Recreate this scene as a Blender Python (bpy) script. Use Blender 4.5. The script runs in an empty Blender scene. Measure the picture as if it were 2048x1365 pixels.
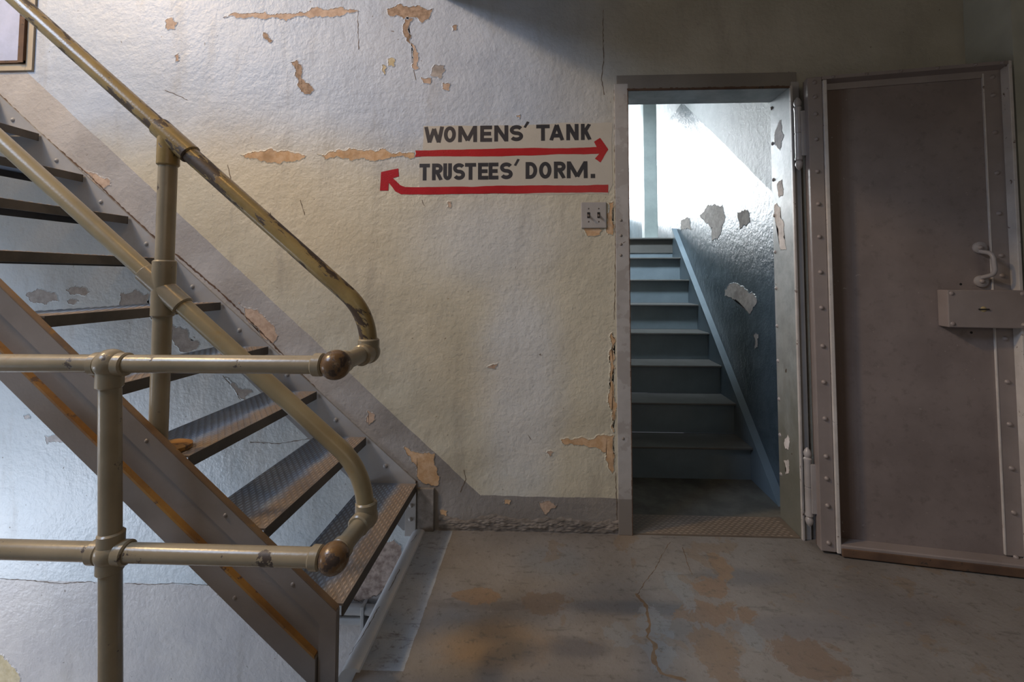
import bpy, bmesh, math, random
from mathutils import Vector, Matrix, noise as mnoise

random.seed(7)
scene = bpy.context.scene
COL = scene.collection
R = math.radians

# ---------------------------------------------------------------- camera, world, lights, exposure
cam_d = bpy.data.cameras.new('camera')
cam = bpy.data.objects.new('camera', cam_d)
COL.objects.link(cam)
cam.location = (0.0, -2.09, 1.14)
cam.rotation_euler = (R(90 + 2.65), 0.0, R(2.46))
cam_d.sensor_width = 36.0
cam_d.lens = 910 / 2048 * 36.0
cam_d.shift_x = -0.0107
cam_d.shift_y = -0.0828
cam_d.clip_start = 0.02
scene.camera = cam

scene.view_settings.view_transform = 'Standard'
scene.view_settings.look = 'None'
scene.view_settings.gamma = 1.0
scene.view_settings.use_curve_mapping = False
scene.view_settings.exposure = 0.14

world = bpy.data.worlds.new('world')
scene.world = world
world.use_nodes = True
bg = world.node_tree.nodes['Background']
bg.inputs['Color'].default_value = (0.80, 0.86, 1.0, 1)
bg.inputs['Strength'].default_value = 0.06


def area_light(name, loc, target, sx, sy, power, color):
    d = bpy.data.lights.new(name, 'AREA')
    d.shape = 'RECTANGLE'
    d.size = sx
    d.size_y = sy
    d.energy = power
    d.color = color
    o = bpy.data.objects.new(name, d)
    COL.objects.link(o)
    o.location = loc
    o.rotation_euler = (Vector(target) - Vector(loc)).to_track_quat('-Z', 'Y').to_euler()
    return o


# warm late light through the high stair window, far left
area_light('warm_window_light', (-3.6, -1.4, 4.2), (-0.4, -0.2, 0.6), 0.32, 0.32, 92, (1.0, 0.68, 0.34))
# cool daylight from the upper flight's window
area_light('upper_window_light', (-3.3, -2.6, 3.9), (-0.8, 0.0, 1.3), 1.2, 1.2, 84, (0.56, 0.73, 1.0))
# window of the lower flight, left wall below the landing
area_light('lower_window_light', (-3.9, -1.5, -0.45), (-1.2, -0.1, 0.1), 1.3, 1.3, 48, (0.80, 0.87, 1.0))
# unseen warm fill light, added above the frame to gild the rail tops
warm_fill = bpy.data.lights.new('warm_fill_light', 'POINT')
warm_fill.energy = 13
warm_fill.color = (1.0, 0.53, 0.15)
warm_fill.shadow_soft_size = 0.10
warm_fill_o = bpy.data.objects.new('warm_fill_light', warm_fill)
COL.objects.link(warm_fill_o)
warm_fill_o.location = (-0.95, -1.45, 2.75)
# unseen fill light, added high over the inner stair to brighten its upper steps
fill_o = area_light('stairwell_fill', (0.76, 0.55, 4.2), (0.80, 1.85, 1.45), 0.3, 0.3, 15, (0.80, 0.91, 1.0))
fill_o.data.spread = R(46)
# wide soft daylight of the hall behind the camera
area_light('hall_light', (1.2, -4.2, 2.2), (0.9, 0.0, 0.8), 2.4, 1.6, 12.5, (1.0, 0.85, 0.65))

# ---------------------------------------------------------------- traced wear (metres on the wall plane: x, z)
PATCHES = {
    'tan': [
        [(-1.546, 2.402), (-1.464, 2.417), (-1.302, 2.408), (-1.167, 2.420), (-1.044, 2.426), (-0.946, 2.424), (-0.877, 2.415), (-0.945, 2.404), (-1.068, 2.397), (-1.191, 2.396), (-1.265, 2.385), (-1.364, 2.393), (-1.464, 2.400)],
        [(-0.573, 2.086), (-0.525, 2.080), (-0.530, 2.054), (-0.559, 2.059)],
        [(-0.468, 2.058), (-0.435, 2.052), (-0.439, 2.019), (-0.468, 2.029)],
        [(-1.840, 2.392), (-1.803, 2.406), (-1.777, 2.383), (-1.788, 2.351), (-1.823, 2.346), (-1.834, 2.367)],
        [(-0.623, 2.257), (-0.599, 2.220), (-0.593, 2.159), (-0.583, 2.127), (-0.602, 2.123), (-0.608, 2.184)],
        [(-2.219, 1.661), (-2.163, 1.643), (-2.099, 1.618), (-2.080, 1.581), (-2.122, 1.567), (-2.173, 1.599)],
        [(-1.428, 1.023), (-1.374, 0.992), (-1.313, 0.965), (-1.263, 0.918), (-1.236, 0.867), (-1.261, 0.830), (-1.322, 0.883), (-1.384, 0.941)],
        [(-0.025, 0.132), (0.031, 0.138), (0.060, 0.119), (0.031, 0.101), (0.015, 0.079), (-0.002, 0.096)],
        [(-0.252, 0.730), (-0.206, 0.746), (-0.218, 0.723)],
        [(-0.805, 0.527), (-0.775, 0.514), (-0.770, 0.487), (-0.797, 0.464)],
        [(-1.783, 2.216), (-1.768, 2.226), (-1.762, 2.191), (-1.777, 2.186)],
        [(-0.123, 1.894), (-0.104, 1.899), (-0.104, 1.880)],
        [(-0.440, 1.492), (-0.426, 1.494), (-0.428, 1.464), (-0.440, 1.468)],
        [(0.018, 0.353), (0.045, 0.354), (0.032, 0.336)],
    ],
    'brown': [
        [(-0.739, 2.423), (-0.678, 2.446), (-0.642, 2.431), (-0.582, 2.434), (-0.519, 2.418), (-0.538, 2.369), (-0.569, 2.351), (-0.610, 2.381), (-0.678, 2.385), (-0.736, 2.399)],
        [(-0.649, 2.377), (-0.615, 2.371), (-0.636, 2.330), (-0.623, 2.289), (-0.628, 2.250), (-0.657, 2.294), (-0.662, 2.331)],
        [(-1.205, 2.172), (-1.176, 2.183), (-1.150, 2.134), (-1.134, 2.073), (-1.089, 2.035), (-1.133, 2.016), (-1.163, 2.049), (-1.184, 2.110)],
        [(-1.345, 2.323), (-1.320, 2.310), (-1.299, 2.280), (-1.311, 2.270), (-1.336, 2.290)],
        [(-0.427, 2.330), (-0.403, 2.334), (-0.405, 2.313), (-0.422, 2.308)],
    ],
    'yellow': [
        [(-2.595, -0.591), (-2.508, -0.615), (-2.457, -0.664), (-2.417, -0.723), (-2.462, -0.787), (-2.608, -0.792)],
        [(-0.735, 2.179), (-0.699, 2.173), (-0.703, 2.140), (-0.730, 2.145)],
        [(-0.761, 2.150), (-0.739, 2.138), (-0.746, 2.102), (-0.761, 2.126)],
    ],
    'grey': [
        [(-0.530, 2.097), (-0.507, 2.145), (-0.464, 2.140), (-0.459, 2.115), (-0.478, 2.077), (-0.506, 2.087)],
        [(-2.482, 1.056), (-2.426, 1.085), (-2.337, 1.068), (-2.315, 1.028), (-2.384, 1.009), (-2.461, 1.032)],
        [(-2.280, 1.080), (-2.213, 1.090), (-2.162, 1.069), (-2.236, 1.057)],
        [(-2.272, 1.028), (-2.217, 1.026), (-2.234, 1.014), (-2.267, 1.016)],
        [(-2.007, 1.064), (-1.939, 1.081), (-1.864, 1.057), (-1.861, 0.986), (-1.748, 0.916), (-1.711, 0.904), (-1.611, 0.823), (-1.646, 0.800), (-1.707, 0.794), (-1.732, 0.822), (-1.747, 0.893), (-1.835, 0.939), (-1.860, 0.953), (-1.904, 0.948), (-2.010, 1.010)],
        [(-1.485, 0.673), (-1.423, 0.628), (-1.351, 0.605), (-1.386, 0.570), (-1.410, 0.582), (-1.435, 0.616)],
    ],
    'orange': [
        [(-1.444, 1.725), (-1.346, 1.741), (-1.285, 1.752), (-1.212, 1.742), (-1.121, 1.717), (-1.174, 1.693), (-1.247, 1.680), (-1.320, 1.695), (-1.394, 1.705)],
        [(-1.068, 1.726), (-1.005, 1.734), (-0.933, 1.736), (-0.909, 1.750), (-0.813, 1.742), (-0.741, 1.746), (-0.669, 1.730), (-0.603, 1.725), (-0.602, 1.701), (-0.669, 1.711), (-0.740, 1.698), (-0.812, 1.689), (-0.872, 1.699), (-0.932, 1.705), (-1.029, 1.701)],
        [(0.301, 1.484), (0.324, 1.486), (0.322, 1.334), (0.300, 1.339), (0.300, 1.403)],
        [(0.190, 1.360), (0.275, 1.360), (0.263, 1.335), (0.206, 1.330)],
        [(-0.634, 0.365), (-0.583, 0.343), (-0.490, 0.338), (-0.495, 0.289), (-0.473, 0.201), (-0.535, 0.204), (-0.570, 0.254), (-0.594, 0.299)],
        [(0.081, 0.409), (0.144, 0.415), (0.200, 0.411), (0.245, 0.430), (0.318, 0.431), (0.317, 0.281), (0.308, 0.264), (0.291, 0.303), (0.282, 0.357), (0.233, 0.379), (0.167, 0.389), (0.099, 0.388)],
        [(0.314, 0.891), (0.322, 0.768), (0.320, 0.590), (0.319, 0.444), (0.311, 0.545), (0.305, 0.679), (0.309, 0.813)],
        [(-0.171, 0.140), (-0.144, 0.137), (-0.153, 0.119), (-0.175, 0.123)],
        [(-0.465, 0.090), (-0.431, 0.086), (-0.436, 0.064), (-0.461, 0.068)],
    ],
    'pale': [
        [(-2.353, 0.391), (-2.291, 0.402), (-2.216, 0.375), (-2.277, 0.362), (-2.339, 0.354)],
        [(-1.370, -0.363), (-1.335, -0.355), (-1.306, -0.399), (-1.357, -0.405)],
        [(-2.462, 0.483), (-2.437, 0.488), (-2.431, 0.472), (-2.456, 0.469)],
    ],
    'bare': [
        [(-0.896, -0.255), (-0.863, -0.206), (-0.794, -0.171), (-0.761, -0.104), (-0.720, -0.059), (-0.674, -0.047), (-0.640, -0.072), (-0.645, -0.156), (-0.668, -0.211), (-0.712, -0.278), (-0.781, -0.304), (-0.861, -0.306)],
    ],
}
CRACKS = [
    [(-0.607, 2.128), (-0.604, 2.099), (-0.595, 2.074)],
    [(-0.882, 2.417), (-0.880, 2.324), (-0.874, 2.226)],
    [(0.288, 2.392), (0.285, 2.296), (0.286, 2.153), (0.276, 2.058), (0.289, 1.987)],
    [(-1.497, 0.680), (-1.455, 0.639), (-1.422, 0.593), (-1.405, 0.570)],
    [(-2.540, -0.269), (-2.392, -0.274), (-2.245, -0.284), (-2.100, -0.271), (-2.076, -0.275)],
    [(-1.931, -0.275), (-1.787, -0.275), (-1.692, -0.266), (-1.502, -0.272)],
    [(0.335, 2.010), (0.333, 1.266), (0.325, 0.948)],
    [(0.324, 0.270), (0.327, 0.151), (0.328, 0.020)],
    [(-1.827, 2.048), (-1.713, 1.997)],
    [(-0.069, 0.429), (-0.054, 0.407)],
    [(-1.356, 0.376), (-1.214, 0.372), (-1.073, 0.397)],
    [(-1.504, 1.678), (-1.484, 1.605), (-1.425, 1.520)],
    [(-0.375, 0.169), (-0.348, 0.225), (-0.357, 0.269)],
    [(-1.145, 1.506), (-1.120, 1.435)],
    [(-0.560, 1.502), (-0.553, 1.474)],
    [(-1.289, 1.448), (-1.274, 1.400)],
]
EDGE_CRACKS = [
    [(-1.547, 1.093), (-1.422, 0.983), (-1.261, 0.830), (-1.127, 0.699), (-1.030, 0.609), (-0.803, 0.396), (-0.651, 0.275), (-0.570, 0.210)],
    [(-2.669, 2.039), (-2.426, 1.823), (-2.188, 1.631), (-1.978, 1.440), (-1.850, 1.331), (-1.710, 1.223), (-1.547, 1.093)],
]
FLOOR_CRACKS = [
    [(0.546, -0.050), (0.480, -0.158), (0.436, -0.239), (0.381, -0.315), (0.339, -0.384)],
    [(0.589, -0.084), (0.573, -0.203), (0.572, -0.263)],
]
FLOOR_VEINS = [
    [(0.334, -0.379), (0.357, -0.438), (0.350, -0.525), (0.329, -0.578), (0.347, -0.606), (0.327, -0.663), (0.338, -0.710), (0.378, -0.722), (0.403, -0.732)],
]
SIGN_GROUND = [(-0.5578, 1.8524), (0.3238, 1.8563), (0.3229, 1.5675), (0.3013, 1.5225), (-0.0634, 1.5254), (-0.5776, 1.5317), (-0.5763, 1.6795), (-0.5613, 1.7373)]
ARROW_RIGHT = [(-0.5960, 1.7360), (-0.4064, 1.7371), (-0.1202, 1.7406), (0.2511, 1.7417), (0.2389, 1.7664), (0.2671, 1.7844), (0.3042, 1.7296), (0.2679, 1.6691), (0.2423, 1.6876), (0.2626, 1.7102), (-0.1201, 1.7061), (-0.4062, 1.7053), (-0.5980, 1.7052), (-0.5924, 1.7202)]
ARROW_LEFT = [(0.3028, 1.5660), (-0.1200, 1.5646), (-0.4627, 1.5624), (-0.6416, 1.5628), (-0.6649, 1.5717), (-0.7013, 1.6055), (-0.6724, 1.6139), (-0.6763, 1.6516), (-0.7576, 1.6350), (-0.7621, 1.5471), (-0.7226, 1.5467), (-0.7202, 1.5837), (-0.6888, 1.5430), (-0.6614, 1.5289), (-0.4624, 1.5274), (-0.1200, 1.5281), (0.3025, 1.5292)]
LETTERS = [
    ('W', -0.5541, 1.7717, -0.4621, 1.8484),
    ('O', -0.4615, 1.7719, -0.4043, 1.8489),
    ('M', -0.3940, 1.7726, -0.3047, 1.8490),
    ('E', -0.2900, 1.7728, -0.2346, 1.8496),
    ('N', -0.2241, 1.7733, -0.1585, 1.8498),
    ('S', -0.1515, 1.7737, -0.0889, 1.8501),
    ("'", -0.0872, 1.8364, -0.0604, 1.8666),
    ('T', -0.0281, 1.7743, 0.0345, 1.8506),
    ('A', 0.0332, 1.7747, 0.1013, 1.8508),
    ('N', 0.1112, 1.7750, 0.1680, 1.8512),
    ('K', 0.1788, 1.7753, 0.2266, 1.8515),
    ('T', -0.5754, 1.5931, -0.5259, 1.6724),
    ('R', -0.5159, 1.5935, -0.4653, 1.6727),
    ('U', -0.4629, 1.5937, -0.4221, 1.6730),
    ('S', -0.4169, 1.5941, -0.3600, 1.6732),
    ('T', -0.3607, 1.5943, -0.3084, 1.6735),
    ('E', -0.2995, 1.5946, -0.2512, 1.6738),
    ('E', -0.2498, 1.5949, -0.2044, 1.6741),
    ('S', -0.1968, 1.5953, -0.1372, 1.6744),
    ("'", -0.1326, 1.6574, -0.1042, 1.6904),
    ('D', -0.0775, 1.5959, -0.0237, 1.6750),
    ('O', -0.0153, 1.5962, 0.0425, 1.6753),
    ('R', 0.0536, 1.5966, 0.1079, 1.6757),
    ('M', 0.1127, 1.5972, 0.2086, 1.6759),
    ('.', 0.2226, 1.5968, 0.2434, 1.6165),
]
STAIRWELL_PATCHES = [
    [(1.459, 1.622), (1.297, 1.667), (1.018, 1.629), (0.982, 1.523), (1.072, 1.431), (1.211, 1.408), (1.206, 1.498), (1.303, 1.545)],
    [(1.941, 1.645), (1.697, 1.630), (1.677, 1.529), (1.946, 1.548)],
    [(0.786, 1.545), (0.647, 1.540), (0.619, 1.462), (0.755, 1.439)],
    [(2.206, 1.584), (2.094, 1.582), (2.097, 1.518), (2.209, 1.528)],
    [(1.006, 1.057), (0.883, 1.099), (0.577, 1.040), (0.554, 1.013), (0.646, 0.927), (0.745, 0.958), (0.851, 0.998), (1.008, 1.017)],
    [(0.602, 0.804), (0.540, 0.823), (0.562, 0.744), (0.593, 0.731)],
]
JAMB_PATCHES = [
    [(0.113, 0.390), (0.086, 0.418), (0.071, 0.389), (0.085, 0.350), (0.111, 0.345)],
    [(0.128, 0.284), (0.088, 0.304), (0.080, 0.280), (0.086, 0.249), (0.117, 0.229)],
    [(0.132, 1.841), (0.074, 1.882), (0.051, 1.803), (0.090, 1.744), (0.135, 1.781)],
    [(0.154, 1.492), (0.104, 1.472), (0.072, 1.385), (0.061, 1.267), (0.105, 1.270), (0.145, 1.393)],
    [(0.116, 1.594), (0.079, 1.598), (0.074, 1.526), (0.111, 1.521)],
]
JAMB_RIVETS = [1.969, 1.793, 1.615, 1.440, 1.262, 1.087, 0.906, 0.740, 0.560, 0.392, 0.210]

# ---------------------------------------------------------------- node helpers
class NT:
    def __init__(self, name):
        self.m = bpy.data.materials.new(name)
        self.m.use_nodes = True
        self.t = self.m.node_tree
        self.b = self.t.nodes['Principled BSDF']
        self._sep = None

    def new(self, kind, **kw):
        n = self.t.nodes.new(kind)
        for k, v in kw.items():
            setattr(n, k, v)
        return n

    def link(self, a, b):
        self.t.links.new(a, b)

    def val(self, sock, v):
        if isinstance(v, (int, float)):
            sock.default_value = v
        elif isinstance(v, tuple):
            sock.default_value = v if len(v) == 4 or len(sock.default_value) == 3 else (*v, 1)
        else:
            self.link(v, sock)

    def coord(self):
        if not hasattr(self, '_co'):
            self._co = self.new('ShaderNodeTexCoord').outputs['Object']
        return self._co

    def xyz(self):
        if self._sep is None:
            s = self.new('ShaderNodeSeparateXYZ')
            self.link(self.coord(), s.inputs[0])
            self._sep = s.outputs
        return self._sep

    def noise(self, scale, detail=4, rough=0.55, vec=None, stretch=None, dist=0.0):
        n = self.new('ShaderNodeTexNoise')
        n.inputs['Scale'].default_value = scale
        n.inputs['Detail'].default_value = detail
        n.inputs['Roughness'].default_value = rough
        n.inputs['Distortion'].default_value = dist
        v = vec or self.coord()
        if stretch:
            mp = self.new('ShaderNodeMapping')
            mp.inputs['Scale'].default_value = stretch
            self.link(v, mp.inputs[0])
            v = mp.outputs[0]
        self.link(v, n.inputs['Vector'])
        return n.outputs['Fac']

    def math(self, op, a, b=0.0, c=None, clamp=False):
        n = self.new('ShaderNodeMath', operation=op, use_clamp=clamp)
        self.val(n.inputs[0], a)
        self.val(n.inputs[1], b)
        if c is not None:
            self.val(n.inputs[2], c)
        return n.outputs[0]

    def step(self, v, lo, hi):
        n = self.new('ShaderNodeMapRange', interpolation_type='SMOOTHSTEP')
        self.val(n.inputs[0], v)
        n.inputs[1].default_value = lo
        n.inputs[2].default_value = hi
        n.inputs[3].default_value = 0
        n.inputs[4].default_value = 1
        return n.outputs[0]

    def mix(self, f, a, b):
        n = self.new('ShaderNodeMix', data_type='RGBA')
        self.val(n.inputs['Factor'], f)
        self.val(n.inputs[6], a)
        self.val(n.inputs[7], b)
        return n.outputs[2]

    def bump(self, h, strength=0.3, dist=0.01, prev=None):
        n = self.new('ShaderNodeBump')
        n.inputs['Strength'].default_value = strength
        n.inputs['Distance'].default_value = dist
        self.link(h, n.inputs['Height'])
        if prev is not None:
            self.link(prev, n.inputs['Normal'])
        return n.outputs[0]

    def ellipse(self, cx, cy, rx, ry, soft=0.35, wob=None, ax=('X', 'Y'), wamt=0.6):
        x, y = self.xyz()[ax[0]], self.xyz()[ax[1]]
        a = self.math('MULTIPLY', self.math('SUBTRACT', x, cx), 1 / rx)
        b = self.math('MULTIPLY', self.math('SUBTRACT', y, cy), 1 / ry)
        d = self.math('SQRT', self.math('ADD', self.math('MULTIPLY', a, a), self.math('MULTIPLY', b, b)))
        if wob is not None:
            d = self.math('ADD', d, self.math('MULTIPLY', self.math('SUBTRACT', wob, 0.5), wamt * 2))
        return self.math('SUBTRACT', 1.0, self.step(d, 1 - soft, 1 + soft))

    def out(self, color, rough=0.5, normal=None, metal=0.0, spec=0.5):
        self.val(self.b.inputs['Base Color'], color)
        self.val(self.b.inputs['Roughness'], rough)
        self.val(self.b.inputs['Metallic'], metal)
        self.b.inputs['Specular IOR Level'].default_value = spec
        if normal is not None:
            self.link(normal, self.b.inputs['Normal'])
        return self.m


def painted(name, base, dark=None, chip=(0.06, 0.045, 0.035), chip_amt=0.70, rough=0.4, scale=9, bump=0.25,
            rust=None, chip_soft=0.015, stretch=None, spec=0.5, along=None):
    """painted, worn metal"""
    n = NT(name)
    dark = dark or tuple(c * 0.78 for c in base)
    f = n.noise(scale * 0.35, 5, 0.6)
    col = n.mix(n.step(f, 0.3, 0.7), dark, base)
    if rust:
        rf = n.noise(scale * 0.8, 6, 0.65)
        col = n.mix(n.step(rf, 0.58, 0.75), col, rust)
    vec = None
    if along is not None:          # flakes drawn out along the pipe
        mp = n.new('ShaderNodeMapping', vector_type='TEXTURE')
        mp.inputs['Rotation'].default_value = (0, along, 0)
        mp.inputs['Scale'].default_value = (3.2, 1, 1)
        n.link(n.coord(), mp.inputs[0])
        vec = mp.outputs[0]
    cf = n.noise(scale, 8, 0.68, vec=vec, stretch=stretch)
    ch = n.step(cf, chip_amt, chip_amt + chip_soft)
    col = n.mix(ch, col, chip)
    h = n.noise(scale * 9, 3, 0.5)
    hh = n.math('SUBTRACT', n.math('MULTIPLY', h, 0.5), ch)
    nr = n.bump(hh, bump, 0.003)
    rg = n.math('ADD', rough, n.math('MULTIPLY', ch, 0.25))
    return n.out(col, rg, nr, spec=spec)


# ---------------------------------------------------------------- materials
def wall_material():
    n = NT('worn wall paint')
    w = n.noise(5, 5, 0.6)
    wob = n.math('MULTIPLY', n.math('SUBTRACT', w, 0.5), 0.02)
    X, Z = n.xyz()['X'], n.math('ADD', n.xyz()['Z'], wob)
    big = n.noise(1.1, 4, 0.55)
    cloud = n.noise(3.2, 6, 0.6)
    # upper blue grey over cream: cool and warm light painted into the wall
    zz = n.math('ADD', Z, n.math('MULTIPLY', n.math('SUBTRACT', big, 0.5), 0.55))
    cream = n.mix(n.step(cloud, 0.3, 0.7), (0.485, 0.45, 0.35), (0.575, 0.535, 0.425))
    blue = n.mix(n.step(cloud, 0.3, 0.7), (0.385, 0.44, 0.525), (0.465, 0.52, 0.60))
    olive = n.mix(n.step(cloud, 0.3, 0.7), (0.40, 0.375, 0.31), (0.48, 0.455, 0.385))
    blue = n.mix(n.step(n.math('ADD', X, n.math('MULTIPLY', n.math('SUBTRACT', big, 0.5), 0.6)), -0.15, 0.55), blue, olive)
    col = n.mix(n.step(zz, 1.58, 1.92), cream, blue)
    warm = n.ellipse(-1.55, 1.42, 0.75, 0.42, 0.6, cloud, ('X', 'Z'), 0.4)  # pool of warm light painted on the left of the wall
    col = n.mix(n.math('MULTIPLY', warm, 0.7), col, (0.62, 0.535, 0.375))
    # soft bluish light right of the middle, painted over the cream
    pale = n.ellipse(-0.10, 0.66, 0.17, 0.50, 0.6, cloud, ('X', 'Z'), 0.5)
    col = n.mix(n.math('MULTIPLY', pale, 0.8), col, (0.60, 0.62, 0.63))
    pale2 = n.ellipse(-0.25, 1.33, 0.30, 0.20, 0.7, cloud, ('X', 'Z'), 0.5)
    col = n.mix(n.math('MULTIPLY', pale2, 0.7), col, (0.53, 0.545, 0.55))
    # under the stair: pale blue enamel
    s = n.math('ADD', n.math('SUBTRACT', Z, 0.21), n.math('MULTIPLY', n.math('ADD', X, 0.57), 0.871))
    left = n.math('LESS_THAN', X, -0.55)
    under = n.math('MULTIPLY', n.math('LESS_THAN', s, -0.06), left)
    under = n.math('MAXIMUM', under, n.math('LESS_THAN', Z, -0.06))
    ucol = n.mix(n.step(cloud, 0.3, 0.7), (0.56, 0.62, 0.655), (0.64, 0.69, 0.715))
    low = n.math('LESS_THAN', Z, -0.272)
    ucol = n.mix(low, ucol, n.mix(n.step(cloud, 0.35, 0.65), (0.47, 0.45, 0.45), (0.56, 0.53, 0.51)))
    col = n.mix(under, col, ucol)
    # painted skirting band following floor and stair
    sk = n.math('SUBTRACT', n.math('ADD', Z, n.math('MULTIPLY', n.math('ADD', X, 0.284), 0.8855)), 0.158)
    skirt = n.math('MAXIMUM', n.math('LESS_THAN', sk, 0.0), n.math('LESS_THAN', Z, 0.156))
    skirt = n.math('MULTIPLY', skirt, n.math('SUBTRACT', 1.0, under))
    pinkish = n.step(X, -0.5, -1.6)
    scol = n.mix(n.step(n.math('MULTIPLY', X, -1.0), 0.35, 1.1), (0.255, 0.237, 0.222), (0.43, 0.405, 0.385))
    scol = n.mix(n.step(cloud, 0.35, 0.65), n.mix(0.25, scol, (0.15, 0.14, 0.13)), scol)
    col = n.mix(skirt, col, scol)
    # grime: streaks, mottling, small chips
    st = n.noise(7, 6, 0.65, stretch=(1.0, 1.0, 0.22))
    col = n.mix(n.math('MULTIPLY', n.step(st, 0.52, 0.72), 0.32), col, (0.27, 0.24, 0.20))
    mott = n.noise(26, 6, 0.7)
    col = n.mix(n.math('MULTIPLY', n.step(mott, 0.55, 0.75), 0.22), col, (0.25, 0.23, 0.20))
    ch = n.step(n.noise(17, 7, 0.62), 0.715, 0.73)
    col = n.mix(ch, col, (0.40, 0.29, 0.17))
    ch2 = n.step(n.noise(46, 5, 0.6, dist=0.4), 0.70, 0.715)
    col = n.mix(n.math('MULTIPLY', ch2, 0.8), col, (0.16, 0.12, 0.09))
    h = n.math('ADD', n.math('MULTIPLY', n.noise(42, 5, 0.62), 0.6), n.math('MULTIPLY', n.noise(7, 4, 0.6), 1.2))
    h = n.math('SUBTRACT', h, n.math('MULTIPLY', n.math('MAXIMUM', ch, ch2), 0.3))
    nr = n.bump(h, 0.7, 0.008)
    rg = n.math('SUBTRACT', n.math('ADD', 0.36, n.math('MULTIPLY', cloud, 0.22)), n.math('MULTIPLY', under, 0.14))
    return n.out(col, rg, nr)


def plaster(name, a, b, scale=30):
    n = NT(name)
    f = n.noise(scale, 6, 0.65)
    g = n.noise(scale * 0.3, 4, 0.6)
    col = n.mix(n.step(f, 0.35, 0.65), a, b)
    col = n.mix(n.math('MULTIPLY', n.step(g, 0.5, 0.7), 0.5), col, tuple(c * 0.5 for c in a))
    return n.out(col, 0.9, n.bump(f, 0.6, 0.004))


M = {}
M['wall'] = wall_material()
M['tan'] = plaster('bare tan plaster', (0.42, 0.30, 0.22), (0.56, 0.42, 0.32))
M['brown'] = plaster('bare brown plaster', (0.24, 0.165, 0.11), (0.40, 0.29, 0.21), 40)
M['yellow'] = plaster('bare yellow plaster', (0.48, 0.40, 0.24), (0.58, 0.50, 0.34))
M['grey'] = plaster('bare grey plaster', (0.36, 0.32, 0.29), (0.48, 0.44, 0.41))
M['orange'] = plaster('bare ochre plaster', (0.50, 0.31, 0.16), (0.62, 0.43, 0.27))
M['pale'] = plaster('bare pale plaster', (0.60, 0.56, 0.54), (0.72, 0.68, 0.66))
M['bare'] = plaster('bare pitted plaster', (0.27, 0.20, 0.17), (0.62, 0.51, 0.45), 22)
M['crack'] = plaster('crack in the paint', (0.10, 0.07, 0.05), (0.20, 0.14, 0.09), 60)
M['pipe'] = painted('olive grey railing paint', (0.31, 0.265, 0.185), (0.23, 0.195, 0.13), chip_amt=0.625, rough=0.27, scale=13,
                    rust=(0.27, 0.20, 0.11), bump=0.2)
M['pipe_worn'] = painted('worn handrail paint', (0.34, 0.25, 0.10), (0.23, 0.165, 0.065), chip_amt=0.545, rough=0.27, scale=20,
                         rust=(0.25, 0.16, 0.07), along=R(40.6), chip=(0.055, 0.035, 0.02))
M['pipe_gold'] = painted('ochre middle rail paint', (0.33, 0.27, 0.155), (0.25, 0.205, 0.12), chip_amt=0.72, rough=0.3, scale=13,
                         rust=(0.29, 0.20, 0.08), bump=0.2)
M['ball'] = painted('bare worn fitting', (0.17, 0.10, 0.045), (0.10, 0.058, 0.028), chip_amt=0.53, rough=0.26, scale=22,
                    rust=(0.28, 0.24, 0.17), chip=(0.045, 0.028, 0.02), chip_soft=0.05)
M['rust_edge'] = painted('dark rusty upper edge', (0.19, 0.115, 0.055), (0.11, 0.065, 0.035), chip_amt=0.6, rough=0.55, scale=22, chip=(0.24, 0.13, 0.04))
M['stringer'] = painted('taupe stringer paint', (0.225, 0.195, 0.175), (0.175, 0.152, 0.136), chip_amt=0.745, rough=0.42, scale=12)
M['stringer_rust'] = painted('rusty stringer edge', (0.34, 0.17, 0.035), (0.19, 0.095, 0.03), chip_amt=0.58, rough=0.6, scale=22,
                             chip=(0.12, 0.07, 0.04))
M['wall_stringer'] = painted('blue grey wall stringer paint', (0.33, 0.325, 0.325), (0.25, 0.255, 0.265), chip_amt=0.75, rough=0.42, scale=9,
                             rust=(0.36, 0.28, 0.21))
M['lip'] = painted('dark tread lip', (0.10, 0.09, 0.08), (0.05, 0.045, 0.04), chip_amt=0.66, rough=0.5, scale=18, chip=(0.02, 0.015, 0.012))


def tread_material():
    n = NT('worn blue grey tread with painted light')
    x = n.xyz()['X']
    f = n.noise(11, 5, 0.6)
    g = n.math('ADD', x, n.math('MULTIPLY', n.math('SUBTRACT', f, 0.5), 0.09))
    lit_wear = n.step(g, -0.10, -0.05)  # worn front browned as if lit warm, back blue as if shaded
    col = n.mix(lit_wear, n.mix(n.step(f, 0.3, 0.7), (0.23, 0.325, 0.49), (0.31, 0.41, 0.58)),
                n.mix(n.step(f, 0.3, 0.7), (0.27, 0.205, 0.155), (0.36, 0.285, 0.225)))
    z = n.xyz()['Z']
    groove = n.math('LESS_THAN', z, 0.0006)
    col = n.mix(n.math('MULTIPLY', groove, 0.55), col, (0.09, 0.085, 0.085))
    return n.out(col, n.math('ADD', 0.33, n.math('MULTIPLY', f, 0.2)), n.bump(n.noise(120, 2, 0.5), 0.15, 0.002))


M['tread'] = tread_material()


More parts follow.
